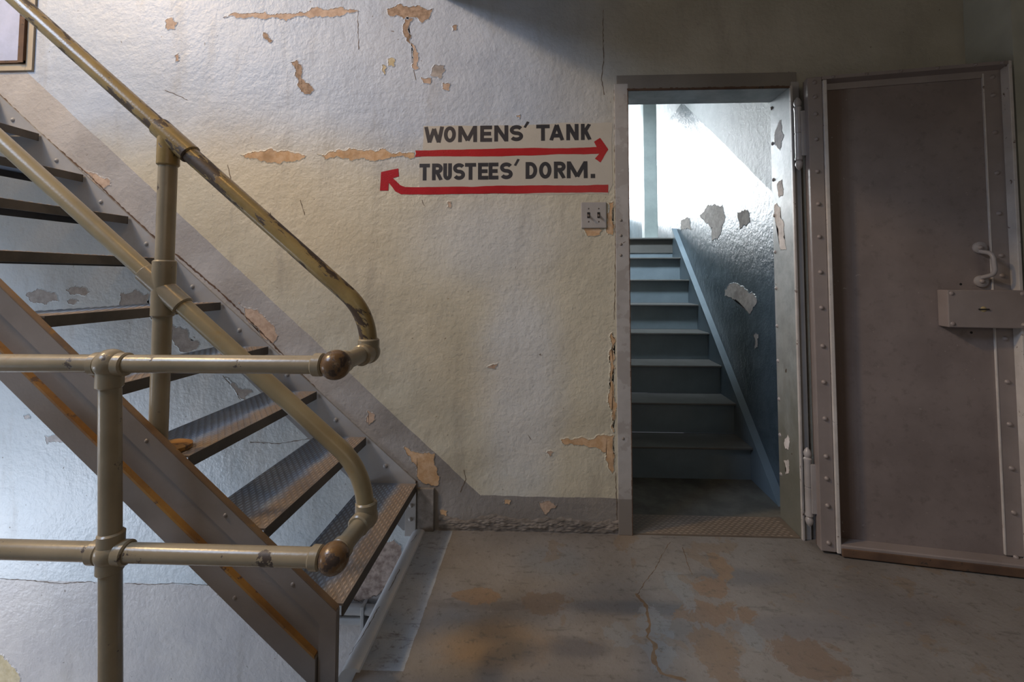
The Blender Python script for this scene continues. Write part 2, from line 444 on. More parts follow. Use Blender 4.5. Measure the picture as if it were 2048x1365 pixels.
def floor_material():
    n = NT('worn painted concrete floor')
    X, Y = n.xyz()['X'], n.xyz()['Y']
    c = n.noise(1.9, 5, 0.6)
    d = n.noise(9, 9, 0.72, dist=0.6)
    fine = n.noise(38, 6, 0.7)
    col = n.mix(n.step(c, 0.35, 0.65), (0.168, 0.154, 0.143), (0.225, 0.214, 0.206))
    # soft shadows of the railing painted in dark, among rubbed, dusky areas
    for cx, cy, rx, ry, k, cc in ((0.34, -0.45, 0.27, 0.035, 0.9, (0.115, 0.118, 0.13)),
                                  (0.10, -0.63, 0.10, 0.04, 0.85, (0.115, 0.11, 0.115)),
                                  (-0.16, -0.46, 0.22, 0.022, 0.7, (0.14, 0.125, 0.12)),
                                  (0.74, -0.27, 0.16, 0.05, 0.75, (0.135, 0.135, 0.145)),
                                  (0.80, -0.52, 0.22, 0.05, 0.6, (0.145, 0.14, 0.15)),
                                  (1.15, -0.42, 0.25, 0.10, 0.55, (0.15, 0.142, 0.145)),
                                  (0.04, -0.20, 0.13, 0.10, 0.6, (0.185, 0.195, 0.205)),
                                  (-0.17, -0.62, 0.17, 0.09, 0.6, (0.27, 0.175, 0.085))):
        e = n.ellipse(cx, cy, rx, ry, 0.45, d, ('X', 'Y'), 0.5)
        col = n.mix(n.math('MULTIPLY', e, k), col, cc)
    # sharp-edged islands where the paint has worn off to brown, and islands where grey blue paint stays
    for cx, cy, rx, ry, cc, wa in ((-0.24, -0.42, 0.09, 0.040, (0.215, 0.145, 0.09), 0.8),
                                   (0.00, -0.44, 0.09, 0.055, (0.165, 0.125, 0.095), 0.8),
                                   (0.62, -0.33, 0.06, 0.06, (0.215, 0.145, 0.09), 1.1),
                                   (0.70, -0.20, 0.035, 0.09, (0.24, 0.165, 0.10), 0.9),
                                   (0.58, -0.46, 0.13, 0.06, (0.20, 0.135, 0.085), 1.1),
                                   (0.52, -0.62, 0.07, 0.10, (0.185, 0.13, 0.085), 1.0),
                                   (0.78, -0.64, 0.10, 0.07, (0.175, 0.125, 0.09), 1.0)):
        e = n.ellipse(cx, cy, rx, ry, 0.04, d, ('X', 'Y'), wa * 1.7)
        col = n.mix(n.math('MULTIPLY', e, 0.8), col, cc)
    for cx, cy, rx, ry in ((0.36, -0.60, 0.055, 0.16), (0.50, -0.33, 0.04, 0.10), (0.66, -0.56, 0.03, 0.05), (0.24, -0.58, 0.04, 0.05)):
        e = n.ellipse(cx, cy, rx, ry, 0.06, d, ('X', 'Y'), 1.6)
        col = n.mix(n.math('MULTIPLY', e, 0.75), col, (0.205, 0.218, 0.232))
    w = n.step(n.noise(4.2, 8, 0.66, dist=0.4), 0.585, 0.6)
    w = n.math('MULTIPLY', w, n.step(X, -0.35, 0.1))
    col = n.mix(n.math('MULTIPLY', w, 0.5), col, (0.20, 0.148, 0.10))
    # cool bluish shade painted in as a strip along the stair opening
    wob = n.math('MULTIPLY', n.math('SUBTRACT', d, 0.5), 0.015)
    b = n.math('MULTIPLY', n.math('LESS_THAN', n.math('ADD', X, wob), -0.405), n.math('GREATER_THAN', n.math('ADD', Y, wob), -0.735))
    col = n.mix(b, col, n.mix(n.step(d, 0.35, 0.7), (0.36, 0.40, 0.455), (0.29, 0.325, 0.38)))
    # fine scuffs and flecks
    sc = n.step(n.noise(16, 7, 0.72, stretch=(0.35, 1.5, 1)), 0.56, 0.66)
    col = n.mix(n.math('MULTIPLY', sc, 0.55), col, (0.09, 0.082, 0.078))
    col = n.mix(n.math('MULTIPLY', n.step(fine, 0.54, 0.68), 0.6), col, (0.08, 0.07, 0.062))
    col = n.mix(n.math('MULTIPLY', n.step(n.noise(30, 6, 0.66), 0.64, 0.70), 0.35), col, (0.34, 0.31, 0.27))
    h = n.math('ADD', fine, n.noise(5, 4, 0.5))
    rg = n.math('ADD', 0.32, n.math('MULTIPLY', d, 0.3))
    return n.out(col, rg, n.bump(h, 0.35, 0.006))


M['floor'] = floor_material()
M['edge_trim'] = painted('pale floor edging paint', (0.66, 0.69, 0.74), (0.58, 0.61, 0.66), chip_amt=0.70, rough=0.45, scale=12, chip=(0.14, 0.12, 0.11))
M['frame'] = painted('pale grey frame paint', (0.41, 0.395, 0.385), (0.35, 0.335, 0.325), chip_amt=0.72, rough=0.42, scale=10,
                     rust=(0.34, 0.31, 0.28), chip=(0.10, 0.07, 0.05))
def frame_material():
    n = NT('pale grey casing paint with skirting foot')
    z = n.xyz()['Z']
    f = n.noise(9, 6, 0.62)
    v = n.noise(5, 5, 0.6)
    col = n.mix(n.step(f, 0.3, 0.7), (0.35, 0.335, 0.325), (0.43, 0.415, 0.405))
    col = n.mix(n.math('MULTIPLY', n.step(v, 0.52, 0.54), 0.6), col, (0.30, 0.275, 0.255))
    col = n.mix(n.math('LESS_THAN', z, 0.156), col, (0.22, 0.20, 0.185))
    ch = n.step(n.noise(14, 7, 0.66), 0.70, 0.715)
    col = n.mix(ch, col, (0.12, 0.085, 0.06))
    return n.out(col, 0.42, n.bump(n.math('SUBTRACT', f, ch), 0.3, 0.003))


M['casing'] = frame_material()
M['frame_dark'] = painted('grimy lintel paint', (0.24, 0.215, 0.185), (0.19, 0.17, 0.15), chip_amt=0.70, rough=0.6, scale=10, chip=(0.07, 0.045, 0.03))
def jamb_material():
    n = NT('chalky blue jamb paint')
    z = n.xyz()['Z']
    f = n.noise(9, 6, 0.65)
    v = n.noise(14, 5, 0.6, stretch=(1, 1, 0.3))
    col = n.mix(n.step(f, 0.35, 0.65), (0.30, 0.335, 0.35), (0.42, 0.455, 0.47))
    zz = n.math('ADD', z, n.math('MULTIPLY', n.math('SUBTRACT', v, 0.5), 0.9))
    col = n.mix(n.math('MULTIPLY', n.math('SUBTRACT', 1.0, n.step(zz, 0.2, 1.25)), 0.85), col, (0.125, 0.12, 0.088))  # shade on the lower jamb painted in as darker olive
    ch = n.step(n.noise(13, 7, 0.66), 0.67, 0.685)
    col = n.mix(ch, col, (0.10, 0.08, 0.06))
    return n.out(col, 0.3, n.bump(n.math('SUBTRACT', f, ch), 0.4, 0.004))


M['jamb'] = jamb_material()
M['rust'] = painted('flaking rust', (0.13, 0.075, 0.045), (0.08, 0.045, 0.03), chip_amt=0.6, rough=0.85, scale=25)


def door_material():
    n = NT('mauve brown door paint')
    x, z = n.xyz()['X'], n.xyz()['Z']
    f = n.noise(4, 5, 0.6)
    v = n.noise(10, 5, 0.6, stretch=(1.6, 1, 0.08))
    col = n.mix(n.step(f, 0.3, 0.7), (0.178, 0.147, 0.140), (0.23, 0.193, 0.184))
    # brown runs down the hinge side
    xs = n.math('ADD', x, n.math('MULTIPLY', n.math('SUBTRACT', v, 0.5), 0.10))
    run = n.math('SUBTRACT', 1.0, n.step(xs, 0.11, 0.20))
    col = n.mix(n.math('MULTIPLY', run, 0.75), col, (0.095, 0.05, 0.028))
    sp = n.step(n.noise(55, 4, 0.55), 0.70, 0.72)
    col = n.mix(n.math('MULTIPLY', sp, 0.6), col, (0.30, 0.27, 0.25))
    col = n.mix(n.math('MULTIPLY', n.step(n.noise(24, 6, 0.7), 0.52, 0.7), 0.35), col, (0.085, 0.065, 0.06))
    return n.out(col, n.math('ADD', 0.42, n.math('MULTIPLY', f, 0.15)), n.bump(n.noise(80, 3, 0.5), 0.12, 0.002))


M['door'] = door_material()
M['door_rail'] = painted('mauve grey door stile paint', (0.27, 0.232, 0.222), (0.215, 0.184, 0.175), chip_amt=0.715, rough=0.38, scale=12,
                         chip=(0.09, 0.06, 0.045))
M['door_edge'] = painted('pale stile edge with painted highlight', (0.56, 0.53, 0.51), (0.44, 0.41, 0.39), chip_amt=0.64, rough=0.38, scale=30, chip=(0.14, 0.10, 0.08))  # edge highlights of the door put in as a paler colour
M['steel'] = painted('grey painted steel', (0.33, 0.31, 0.31), (0.27, 0.25, 0.25), chip_amt=0.75, rough=0.33, scale=14)
M['hinge'] = painted('painted hinge barrel', (0.36, 0.34, 0.34), (0.29, 0.27, 0.265), chip_amt=0.70, rough=0.3, scale=18, chip=(0.22, 0.13, 0.07))
M['brass'] = painted('dull brass', (0.42, 0.33, 0.17), chip_amt=0.8, rough=0.4)
M['black'] = NT('black void').out((0.01, 0.01, 0.01), 0.8)
M['plate'] = painted('brushed grey switch plate', (0.36, 0.34, 0.328), (0.31, 0.29, 0.28), chip_amt=0.78, rough=0.35, scale=10)
M['toggle'] = painted('brown toggle', (0.10, 0.08, 0.07), chip_amt=0.8, rough=0.35)
M['letter'] = painted('black sign paint', (0.022, 0.022, 0.028), (0.035, 0.034, 0.04), chip_amt=0.73, rough=0.4, scale=26, chip=(0.45, 0.40, 0.33), bump=0.1)
M['red'] = painted('red sign paint', (0.42, 0.012, 0.018), (0.34, 0.008, 0.012), chip_amt=0.735, rough=0.3, scale=24, chip=(0.50, 0.36, 0.28), bump=0.4)
M['sign_ground'] = painted('cream sign ground', (0.50, 0.465, 0.40), (0.455, 0.425, 0.365), chip_amt=0.775, rough=0.4, scale=10, chip=(0.45, 0.36, 0.26), bump=0.3)


def stairwell_wall_material():
    n = NT('stairwell gloss paint over grey')
    Y, Z = n.xyz()['Y'], n.xyz()['Z']
    w = n.math('MULTIPLY', n.math('SUBTRACT', n.noise(8, 4, 0.6), 0.5), 0.02)
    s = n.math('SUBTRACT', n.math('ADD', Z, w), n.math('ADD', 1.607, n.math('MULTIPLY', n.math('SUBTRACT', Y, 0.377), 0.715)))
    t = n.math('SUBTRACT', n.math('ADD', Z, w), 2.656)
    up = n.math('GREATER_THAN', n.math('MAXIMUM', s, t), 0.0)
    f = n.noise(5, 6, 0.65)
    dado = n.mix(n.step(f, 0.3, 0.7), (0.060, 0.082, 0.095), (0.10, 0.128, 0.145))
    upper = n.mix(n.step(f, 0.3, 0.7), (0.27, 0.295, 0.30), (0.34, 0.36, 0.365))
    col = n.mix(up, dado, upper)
    h = n.math('ADD', n.noise(22, 6, 0.65), n.math('MULTIPLY', n.noise(70, 3, 0.5), 0.3))
    rg = n.math('ADD', 0.26, n.math('MULTIPLY', up, 0.25))
    return n.out(col, rg, n.bump(h, 0.45, 0.010))


M['well_wall'] = stairwell_wall_material()
M['well_plain'] = plaster('pale stairwell plaster', (0.60, 0.62, 0.63), (0.68, 0.70, 0.71), 6)
M['step'] = painted('blue grey step paint', (0.175, 0.225, 0.26), (0.13, 0.17, 0.20), chip_amt=0.76, rough=0.38, scale=9, chip=(0.08, 0.07, 0.06))
M['step_top'] = painted('dusty step top', (0.115, 0.115, 0.11), (0.085, 0.085, 0.08), chip_amt=0.76, rough=0.5, scale=12)
M['threshold'] = painted('brown threshold plate', (0.17, 0.135, 0.105), (0.12, 0.095, 0.075), chip_amt=0.7, rough=0.5, scale=12)
M['threshold_top'] = painted('rubbed threshold lozenges', (0.27, 0.22, 0.18), (0.22, 0.18, 0.145), chip_amt=0.72, rough=0.42, scale=14)
M['vein'] = plaster('bare brown floor vein', (0.17, 0.115, 0.07), (0.22, 0.155, 0.10), 20)
M['shaded_floor'] = plaster('darkened stairwell floor', (0.10, 0.098, 0.085), (0.145, 0.14, 0.122), 9)  # inner floor coloured darker to stand for its shade
M['galv'] = painted('mottled grey column paint', (0.33, 0.385, 0.38), (0.25, 0.30, 0.295), chip_amt=0.64, rough=0.45, scale=16, chip=(0.20, 0.24, 0.235), chip_soft=0.05)
M['pilaster'] = plaster('pale green plaster', (0.47, 0.485, 0.43), (0.53, 0.545, 0.48), 5)
M['rusty_frame'] = painted('rust stained steel frame', (0.085, 0.06, 0.05), (0.065, 0.045, 0.04), chip_amt=0.60, rough=0.55, scale=7, chip=(0.24, 0.10, 0.035), chip_soft=0.06)
M['ceiling'] = plaster('grey ceiling paint', (0.44, 0.42, 0.38), (0.50, 0.48, 0.44), 4)
M['pane'] = plaster('pale frosted pane', (0.36, 0.40, 0.54), (0.42, 0.46, 0.62), 8)
M['rubble'] = plaster('crumbling skirting plaster', (0.16, 0.14, 0.122), (0.235, 0.212, 0.192), 28)
M['wood_trim'] = painted('tan window trim', (0.40, 0.34, 0.25), chip_amt=0.75, rough=0.5)
M['low_pipe'] = painted('pale blue grey pipe paint', (0.46, 0.47, 0.48), (0.36, 0.35, 0.34), chip_amt=0.74, rough=0.35, scale=10)
M['glow'] = NT('bright daylight in the window').m
_g = M['glow'].node_tree
_e = _g.nodes.new('ShaderNodeEmission')
_e.inputs['Color'].default_value = (0.90, 0.96, 1.0, 1)
_e.inputs['Strength'].default_value = 26.0
_g.links.new(_e.outputs[0], _g.nodes['Material Output'].inputs[0])


# ---------------------------------------------------------------- mesh helpers
def obj(name, bm, mats, parent=None, loc=None, smooth=False):
    me = bpy.data.meshes.new(name)
    bm.normal_update()
    bm.to_mesh(me)
    bm.free()
    for m in (mats if isinstance(mats, (list, tuple)) else [mats]):
        me.materials.append(m)
    o = bpy.data.objects.new(name, me)
    COL.objects.link(o)
    if smooth:
        me.shade_smooth()
        try:
            me.set_sharp_from_angle(angle=R(42))
        except Exception:
            pass
    if loc is not None:
        o.location = loc
    if parent is not None:
        o.parent = parent
    return o


def copy_part(src, parent, loc, rot=None):
    c = src.copy()
    COL.objects.link(c)
    c.parent = parent
    c.location = loc
    if rot is not None:
        c.rotation_euler = rot
    return c


def empty(name, loc=(0, 0, 0), rz=0.0):
    o = bpy.data.objects.new(name, None)
    COL.objects.link(o)
    o.location = loc
    o.rotation_euler = (0, 0, rz)
    o.empty_display_size = 0.1
    return o


def tag(o, label, cat, group=None):
    o['label'] = label
    o['category'] = cat
    if group:
        o['group'] = group
    return o


def struct(o):
    o['kind'] = 'structure'
    return o


def box(bm, x0, x1, y0, y1, z0, z1, bevel=0.0, mi=0):
    r = bmesh.ops.create_cube(bm, size=1.0)
    vs = r['verts']
    for v in vs:
        v.co = Vector(((x0 + x1) / 2 + v.co.x * (x1 - x0), (y0 + y1) / 2 + v.co.y * (y1 - y0), (z0 + z1) / 2 + v.co.z * (z1 - z0)))
    fs = {f for v in vs for f in v.link_faces}
    for f in fs:
        f.material_index = mi
    if bevel > 0:
        es = list({e for v in vs for e in v.link_edges})
        bmesh.ops.bevel(bm, geom=es, offset=bevel, segments=2, affect='EDGES', profile=0.6, clamp_overlap=True)
    return bm


def boxbm(*a, **k):
    return box(bmesh.new(), *a, **k)


def prism(pts, y0, y1, axis='Y', bevel=0.0):
    """polygon of (a, b) extruded along an axis: Y -> (a=x, b=z), X -> (a=y, b=z)"""
    bm = bmesh.new()

    def mk(a, b, c):
        return (a, c, b) if axis == 'Y' else ((c, a, b) if axis == 'X' else (a, b, c))
    v0 = [bm.verts.new(mk(a, b, y0)) for a, b in pts]
    v1 = [bm.verts.new(mk(a, b, y1)) for a, b in pts]
    bm.faces.new(v0)
    bm.faces.new(list(reversed(v1)))
    for i in range(len(pts)):
        j = (i + 1) % len(pts)
        bm.faces.new((v0[j], v0[i], v1[i], v1[j]))
    bmesh.ops.recalc_face_normals(bm, faces=bm.faces)
    if bevel:
        bmesh.ops.bevel(bm, geom=list(bm.edges), offset=bevel, segments=2, affect='EDGES', clamp_overlap=True)
    return bm


def round_path(pts, tl, n=10):
    """polyline with corners eased by quadratic-ish arcs of tangent length tl[i]"""
    out = [Vector(pts[0])]
    for i in range(1, len(pts) - 1):
        p0, p, p1 = Vector(pts[i - 1]), Vector(pts[i]), Vector(pts[i + 1])
        t = tl[i] if isinstance(tl, (list, tuple)) else tl
        if t <= 0:
            out.append(p)
            continue
        a, b = p + (p0 - p).normalized() * t, p + (p1 - p).normalized() * t
        # circular arc through a and b, tangent to both legs
        for k in range(n + 1):
            u = k / n
            w = math.cos((p0 - p).angle(p1 - p) / 2.0 - 0.0)
            w = math.sin((p0 - p).angle(p1 - p) / 2.0)
            den = (1 - u) ** 2 + 2 * u * (1 - u) * w + u * u
            out.append((a * (1 - u) ** 2 + p * 2 * u * (1 - u) * w + b * u * u) / den)
    out.append(Vector(pts[-1]))
    return out


def tube(pts, r, seg=20, caps=True, bm=None, radii=None):
    bm = bm or bmesh.new()
    pts = [Vector(p) for p in pts]
    n = len(pts)
    tang = []
    for i in range(n):
        a = pts[max(i - 1, 0)]
        b = pts[min(i + 1, n - 1)]
        tang.append((b - a).normalized())
    ref = Vector((0, 0, 1)) if abs(tang[0].z) < 0.9 else Vector((0, 1, 0))
    nrm = (ref - tang[0] * ref.dot(tang[0])).normalized()
    rings = []
    for i in range(n):
        nrm = (nrm - tang[i] * nrm.dot(tang[i])).normalized()
        bn = tang[i].cross(nrm)
        rr = radii[i] if radii else r
        rings.append([bm.verts.new(pts[i] + (nrm * math.cos(2 * math.pi * k / seg) + bn * math.sin(2 * math.pi * k / seg)) * rr) for k in range(seg)])
    for i in range(n - 1):
        for k in range(seg):
            bm.faces.new((rings[i][k], rings[i][(k + 1) % seg], rings[i + 1][(k + 1) % seg], rings[i + 1][k]))
    if caps:
        bm.faces.new(list(reversed(rings[0])))
        bm.faces.new(rings[-1])
    return bm


def collar(bm, a, b, r, lip=0.004):
    """pipe-fitting sleeve from a to b with rounded ends"""
    a, b = Vector(a), Vector(b)
    d = (b - a).normalized()
    L = (b - a).length
    prof = [(0, r - lip), (lip, r), (L - lip, r), (L, r - lip)]
    tube([a + d * t for t, _ in prof], r, 24, True, bm, [q for _, q in prof])


def sphere(bm, c, r, u=24, v=16, scale=None):
    res = bmesh.ops.create_uvsphere(bm, u_segments=u, v_segments=v, radius=r)
    for w in res['verts']:
        if scale:
            w.co = Vector((w.co.x * scale[0], w.co.y * scale[1], w.co.z * scale[2]))
        w.co += Vector(c)


def dome_bm(r, h, axis='-Y', seg=12):
    """rivet head with its flat side at the origin"""
    bm = bmesh.new()
    rings = []
    for t in (0.0, 0.5, 0.85):
        rr = r * math.cos(t * math.pi / 2)
        zz = h * math.sin(t * math.pi / 2)
        rings.append([(rr * math.cos(2 * math.pi * k / seg), rr * math.sin(2 * math.pi * k / seg), zz) for k in range(seg)])

    def tr(p):
        if axis == '-Y':
            return (p[0], -p[2], p[1])
        if axis == '-X':
            return (-p[2], p[0], p[1])
        return p
    vr = [[bm.verts.new(tr(p)) for p in ring] for ring in rings]
    top = bm.verts.new(tr((0, 0, h)))
    for i in range(2):
        for k in range(seg):
            bm.faces.new((vr[i][k], vr[i][(k + 1) % seg], vr[i + 1][(k + 1) % seg], vr[i + 1][k]))
    for k in range(seg):
        bm.faces.new((vr[2][k], vr[2][(k + 1) % seg], top))
    bmesh.ops.recalc_face_normals(bm, faces=bm.faces)
    return bm


def ragged(poly, step=0.006, amp=0.2, seed=0):
    """outline broken up by midpoint displacement, like torn paint"""
    rnd = random.Random(seed)
    out = []

    def split(a, c, depth):
        L = (c - a).length
        if L < step or depth > 6:
            out.append((a.x, a.y))
            return
        d = (c - a) / L
        m = (a + c) / 2 + Vector((-d.y, d.x)) * rnd.uniform(-1, 1) * min(L * amp, 0.014) + d * rnd.uniform(-0.15, 0.15) * L
        split(a, m, depth + 1)
        split(m, c, depth + 1)
    for i in range(len(poly)):
        split(Vector(poly[i]), Vector(poly[(i + 1) % len(poly)]), 0)
    return out


def area2(p):
    return sum(p[i][0] * p[(i + 1) % len(p)][1] - p[(i + 1) % len(p)][0] * p[i][1] for i in range(len(p)))


def patch(parent, name, poly, inner, outer, plane, seed, lift=0.0022, ring=0.006):
    """a place where paint has come away: bare ground framed by the raised broken edge of the paint film.
    plane(a, b, h) -> world point h metres proud of the surface"""
    pts = ragged(poly, seed=seed)
    if area2(pts) < 0:
        pts.reverse()
    n = len(pts)
    rnd = random.Random(seed + 99)
    bm = bmesh.new()
    base = [bm.verts.new(plane(a, b, 0.0008)) for a, b in pts]
    rim, out = [], []
    for i in range(n):
        p0, p, p1 = Vector(pts[i - 1]), Vector(pts[i]), Vector(pts[(i + 1) % n])
        d = (p1 - p0).normalized()
        o = Vector((d.y, -d.x))
        h = lift * rnd.uniform(0.6, 1.5)
        rim.append(bm.verts.new(plane(p.x + o.x * 0.0006, p.y + o.y * 0.0006, h)))
        out.append(bm.verts.new(plane(p.x + o.x * ring, p.y + o.y * ring, 0.0)))
    for tri in bmesh.ops.triangulate(bm, faces=[bm.faces.new(base)])['faces']:
        tri.material_index = 0
    for i in range(n):
        j = (i + 1) % n
        f = bm.faces.new((base[i], base[j], rim[j], rim[i]))
        f.material_index = 2
        f = bm.faces.new((rim[i], rim[j], out[j], out[i]))
        f.material_index = 1
    bmesh.ops.recalc_face_normals(bm, faces=bm.faces)
    return obj(name, bm, [inner, outer, M['crack']], parent)


def strip(parent, name, line, width, plane, mat, seed, h=0.0009):
    rnd = random.Random(seed)
    pts = []
    for i in range(len(line) - 1):
        a, b = Vector(line[i]), Vector(line[i + 1])
        k = max(1, int((b - a).length / 0.012))
        for j in range(k):
            pts.append(a + (b - a) * (j / k))
    pts.append(Vector(line[-1]))
    bm = bmesh.new()
    prev = None
    for i, p in enumerate(pts):
        d = (pts[min(i + 1, len(pts) - 1)] - pts[max(i - 1, 0)]).normalized()
        o = Vector((-d.y, d.x))
        p = p + o * rnd.uniform(-0.002, 0.002)
        w = width * rnd.uniform(0.3, 1.2)
        a, b = bm.verts.new(plane(p.x + o.x * w, p.y + o.y * w, h)), bm.verts.new(plane(p.x - o.x * w, p.y - o.y * w, h))
        if prev:
            bm.faces.new((prev[0], a, b, prev[1]))
        prev = (a, b)
    bmesh.ops.recalc_face_normals(bm, faces=bm.faces)
    return obj(name, bm, mat, parent)


def on_wall(a, b, h):
    return (a, -h, b)


# ================================================================ THE SETTING
DL, DR, DH = 0.392, 1.125, 2.006          # door opening: left, right, head

bm = bmesh.new()
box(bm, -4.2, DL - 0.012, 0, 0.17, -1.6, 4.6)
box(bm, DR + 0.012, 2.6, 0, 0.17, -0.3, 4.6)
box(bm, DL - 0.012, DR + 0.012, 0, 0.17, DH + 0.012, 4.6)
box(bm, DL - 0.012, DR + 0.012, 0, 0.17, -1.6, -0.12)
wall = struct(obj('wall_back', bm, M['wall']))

seed = 1
for kind, polys in PATCHES.items():
    for poly in polys:
        seed += 1
        patch(wall, 'peeled_patch', poly, M[kind], M['wall'], on_wall, seed, lift=0.0016 if kind != 'bare' else 0.003)
for line in CRACKS:
    seed += 1
    strip(wall, 'crack', line, 0.0016, on_wall, M['crack'], seed)

for line in EDGE_CRACKS:
    seed += 1
    strip(wall, 'crack', line, 0.0045, on_wall, M['rust'], seed)

# crumbling foot of the wall between stair and door
bm = bmesh.new()
nx, nz = 220, 16
rows = []
for i in range(nx + 1):
    x = -0.47 + (0.335 + 0.47) * i / nx
    col_ = []
    top = 0.062 + 0.03 * mnoise.noise(Vector((x * 7, 3, 0))) + 0.014 * mnoise.noise(Vector((x * 30, 1, 0)))
    for j in range(nz + 1):
        t = j / nz
        z = top * t
        f = math.sin(math.pi * min(1, t * 1.02)) ** 0.5 if t < 1 else 0
        d = (0.006 + 0.0045 * mnoise.noise(Vector((x * 22, z * 60, 2))) + 0.0035 * mnoise.noise(Vector((x * 60, z * 150, 5)))) * f
        if t == 0:
            d = 0.004
        col_.append(bm.verts.new((x, -max(d, 0.0004), z)))
    rows.append(col_)
for i in range(nx):
    for j in range(nz):
        bm.faces.new((rows[i][j], rows[i + 1][j], rows[i + 1][j + 1], rows[i][j + 1]))
rub = obj('crumbling_plaster', bm, M['rubble'], wall)
rub['kind'] = 'stuff'

# landing floor with the stair opening to its left
bm = bmesh.new()
box(bm, -0.54, 2.6, -4.3, 0.0, -0.14, 0.0)
box(bm, -4.2, -0.54, -4.3, -0.87, -0.14, 0.0)
floor = struct(obj('floor', bm, M['floor']))
struct(obj('floor_stairwell', boxbm(0.2, 1.3, 0.0, 0.62, -0.14, 0.0), M['shaded_floor']))
trim = struct(obj('trim_1', prism([(-0.592, -0.10), (-0.592, -0.022), (-0.589, -0.010), (-0.582, 0.001), (-0.570, 0.009), (-0.556, 0.012), (-0.540, 0.0105), (-0.532, 0.007), (-0.529, 0.0), (-0.529, -0.10)],
                                  -0.745, -0.002), M['edge_trim'], smooth=True))


def floor_plane(a, b, h):
    return (a, b, h)


for k, line in enumerate(([(-0.579, -0.70), (-0.566, -0.60), (-0.562, -0.50)], [(-0.556, -0.42), (-0.553, -0.30)], [(-0.560, -0.12), (-0.551, -0.06)])):
    strip(trim, 'crack', line, 0.0011, lambda a, b, h: (a, b, 0.0126), M['crack'], 300 + k)
for k, line in enumerate(FLOOR_CRACKS):
    strip(floor, 'crack', line, 0.0016, floor_plane, M['crack'], 330 + k, h=0.0005)
for k, line in enumerate(FLOOR_VEINS):
    strip(floor, 'worn_vein', line, 0.0075, floor_plane, M['vein'], 340 + k, h=0.0004)

# lower pit under the stair
struct(obj('floor_lower', boxbm(-4.2, -0.5, -4.3, 0.0, -1.75, -1.6), M['well_plain']))

# slab over the landing; its left edge throws the slanting shade on the wall
ceil = struct(obj('ceiling', boxbm(-0.50, 2.6, -4.3, 0.0, 2.485, 2.75), M['ceiling']))
struct(obj('ceiling_upper', boxbm(-4.2, -0.5, -4.3, 0.17, 4.6, 4.75), M['ceiling']))

# right-hand side: pale return of the wall, then a rusty steel frame
struct(obj('wall_right', boxbm(1.905, 2.6, -0.205, 0.0, 0.0, 2.485), M['pilaster']))
ws = struct(obj('trim_2', boxbm(2.06, 2.6, -0.75, -0.205, 0.0, 2.485, bevel=0.004), M['rusty_frame']))

# left wall carries the two windows that light the stair (outside the frame)
bm = bmesh.new()
box(bm, -4.3, -4.2, -4.3, 0.17, -1.75, 4.75)
struct(obj('wall_left', bm, M['well_plain']))

# pale window panel, upper left
w1 = struct(empty('window_1', (-2.53, 0, 2.19)))
obj('pane', boxbm(-0.62, -0.030, -0.014, 0.0, 0.012, 0.85), M['pane'], w1)
bm = bmesh.new()
box(bm, -0.031, -0.004, -0.022, 0.0, 0.0, 0.85)
box(bm, -0.62, -0.004, -0.018, 0.0, 0.0, 0.012)
obj('dark_gap', bm, M['rust'], w1)  # dark strips put in for the shadowed gap round the pane
bm = bmesh.new()
box(bm, -0.004, 0.030, -0.010, 0.0, -0.035, 0.85, bevel=0.002)
box(bm, -0.62, -0.004, -0.010, 0.0, -0.035, 0.0, bevel=0.002)
obj('casing', bm, M['wood_trim'], w1)

# ---------------------------------------------------------------- door frame
fr = struct(empty('trim_3', (DL, 0, 0)))


def fbox(name, m, *a, **k):
    bm = boxbm(*a, **k)
    for v in bm.verts:
        v.co.x -= DL
    return obj(name, bm, m, fr)


fbox('left_casing', M['casing'], 0.334, DL + 0.004, -0.007, 0.0, 0.0, 2.035, bevel=0.002)
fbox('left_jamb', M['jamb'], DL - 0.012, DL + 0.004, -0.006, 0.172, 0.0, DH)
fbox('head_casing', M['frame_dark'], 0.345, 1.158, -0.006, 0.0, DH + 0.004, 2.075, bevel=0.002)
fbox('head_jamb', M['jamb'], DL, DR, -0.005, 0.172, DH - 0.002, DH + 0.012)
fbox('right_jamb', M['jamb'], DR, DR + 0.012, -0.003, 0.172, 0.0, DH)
fbox('right_casing', M['frame'], DR + 0.006, 1.166, -0.008, 0.0, 0.0, 2.03, bevel=0.002)
fbox('stop_edge', M['door_edge'], DR - 0.001, DR + 0.009, -0.016, -0.003, 0.0, 2.01, bevel=0.002)
bm = bmesh.new()
for i in range(60):
    x = 0.392 + 0.735 * i / 60
    hgt = 0.004 + 0.006 * abs(mnoise.noise(Vector((x * 40, 0, 0))))
    box(bm, x, x + 0.0122, -0.0085, 0.0, DH - 0.004, DH + hgt)
for v in bm.verts:
    v.co.x -= DL
obj('rust_line', bm, M['rust'], fr)
bm = bmesh.new()
for i in range(150):
    z = 2.0 * i / 150
    w = 0.0015 + 0.003 * abs(mnoise.noise(Vector((z * 25, 4, 0))))
    box(bm, DL + 0.003 - w, DL + 0.0048, -0.0078, 0.0, z, z + 0.0134)
for v in bm.verts:
    v.co.x -= DL
obj('rust_line', bm, M['rust'], fr)


def jamb_plane(a, b, h):
    return (DR - h - DL, a, b)


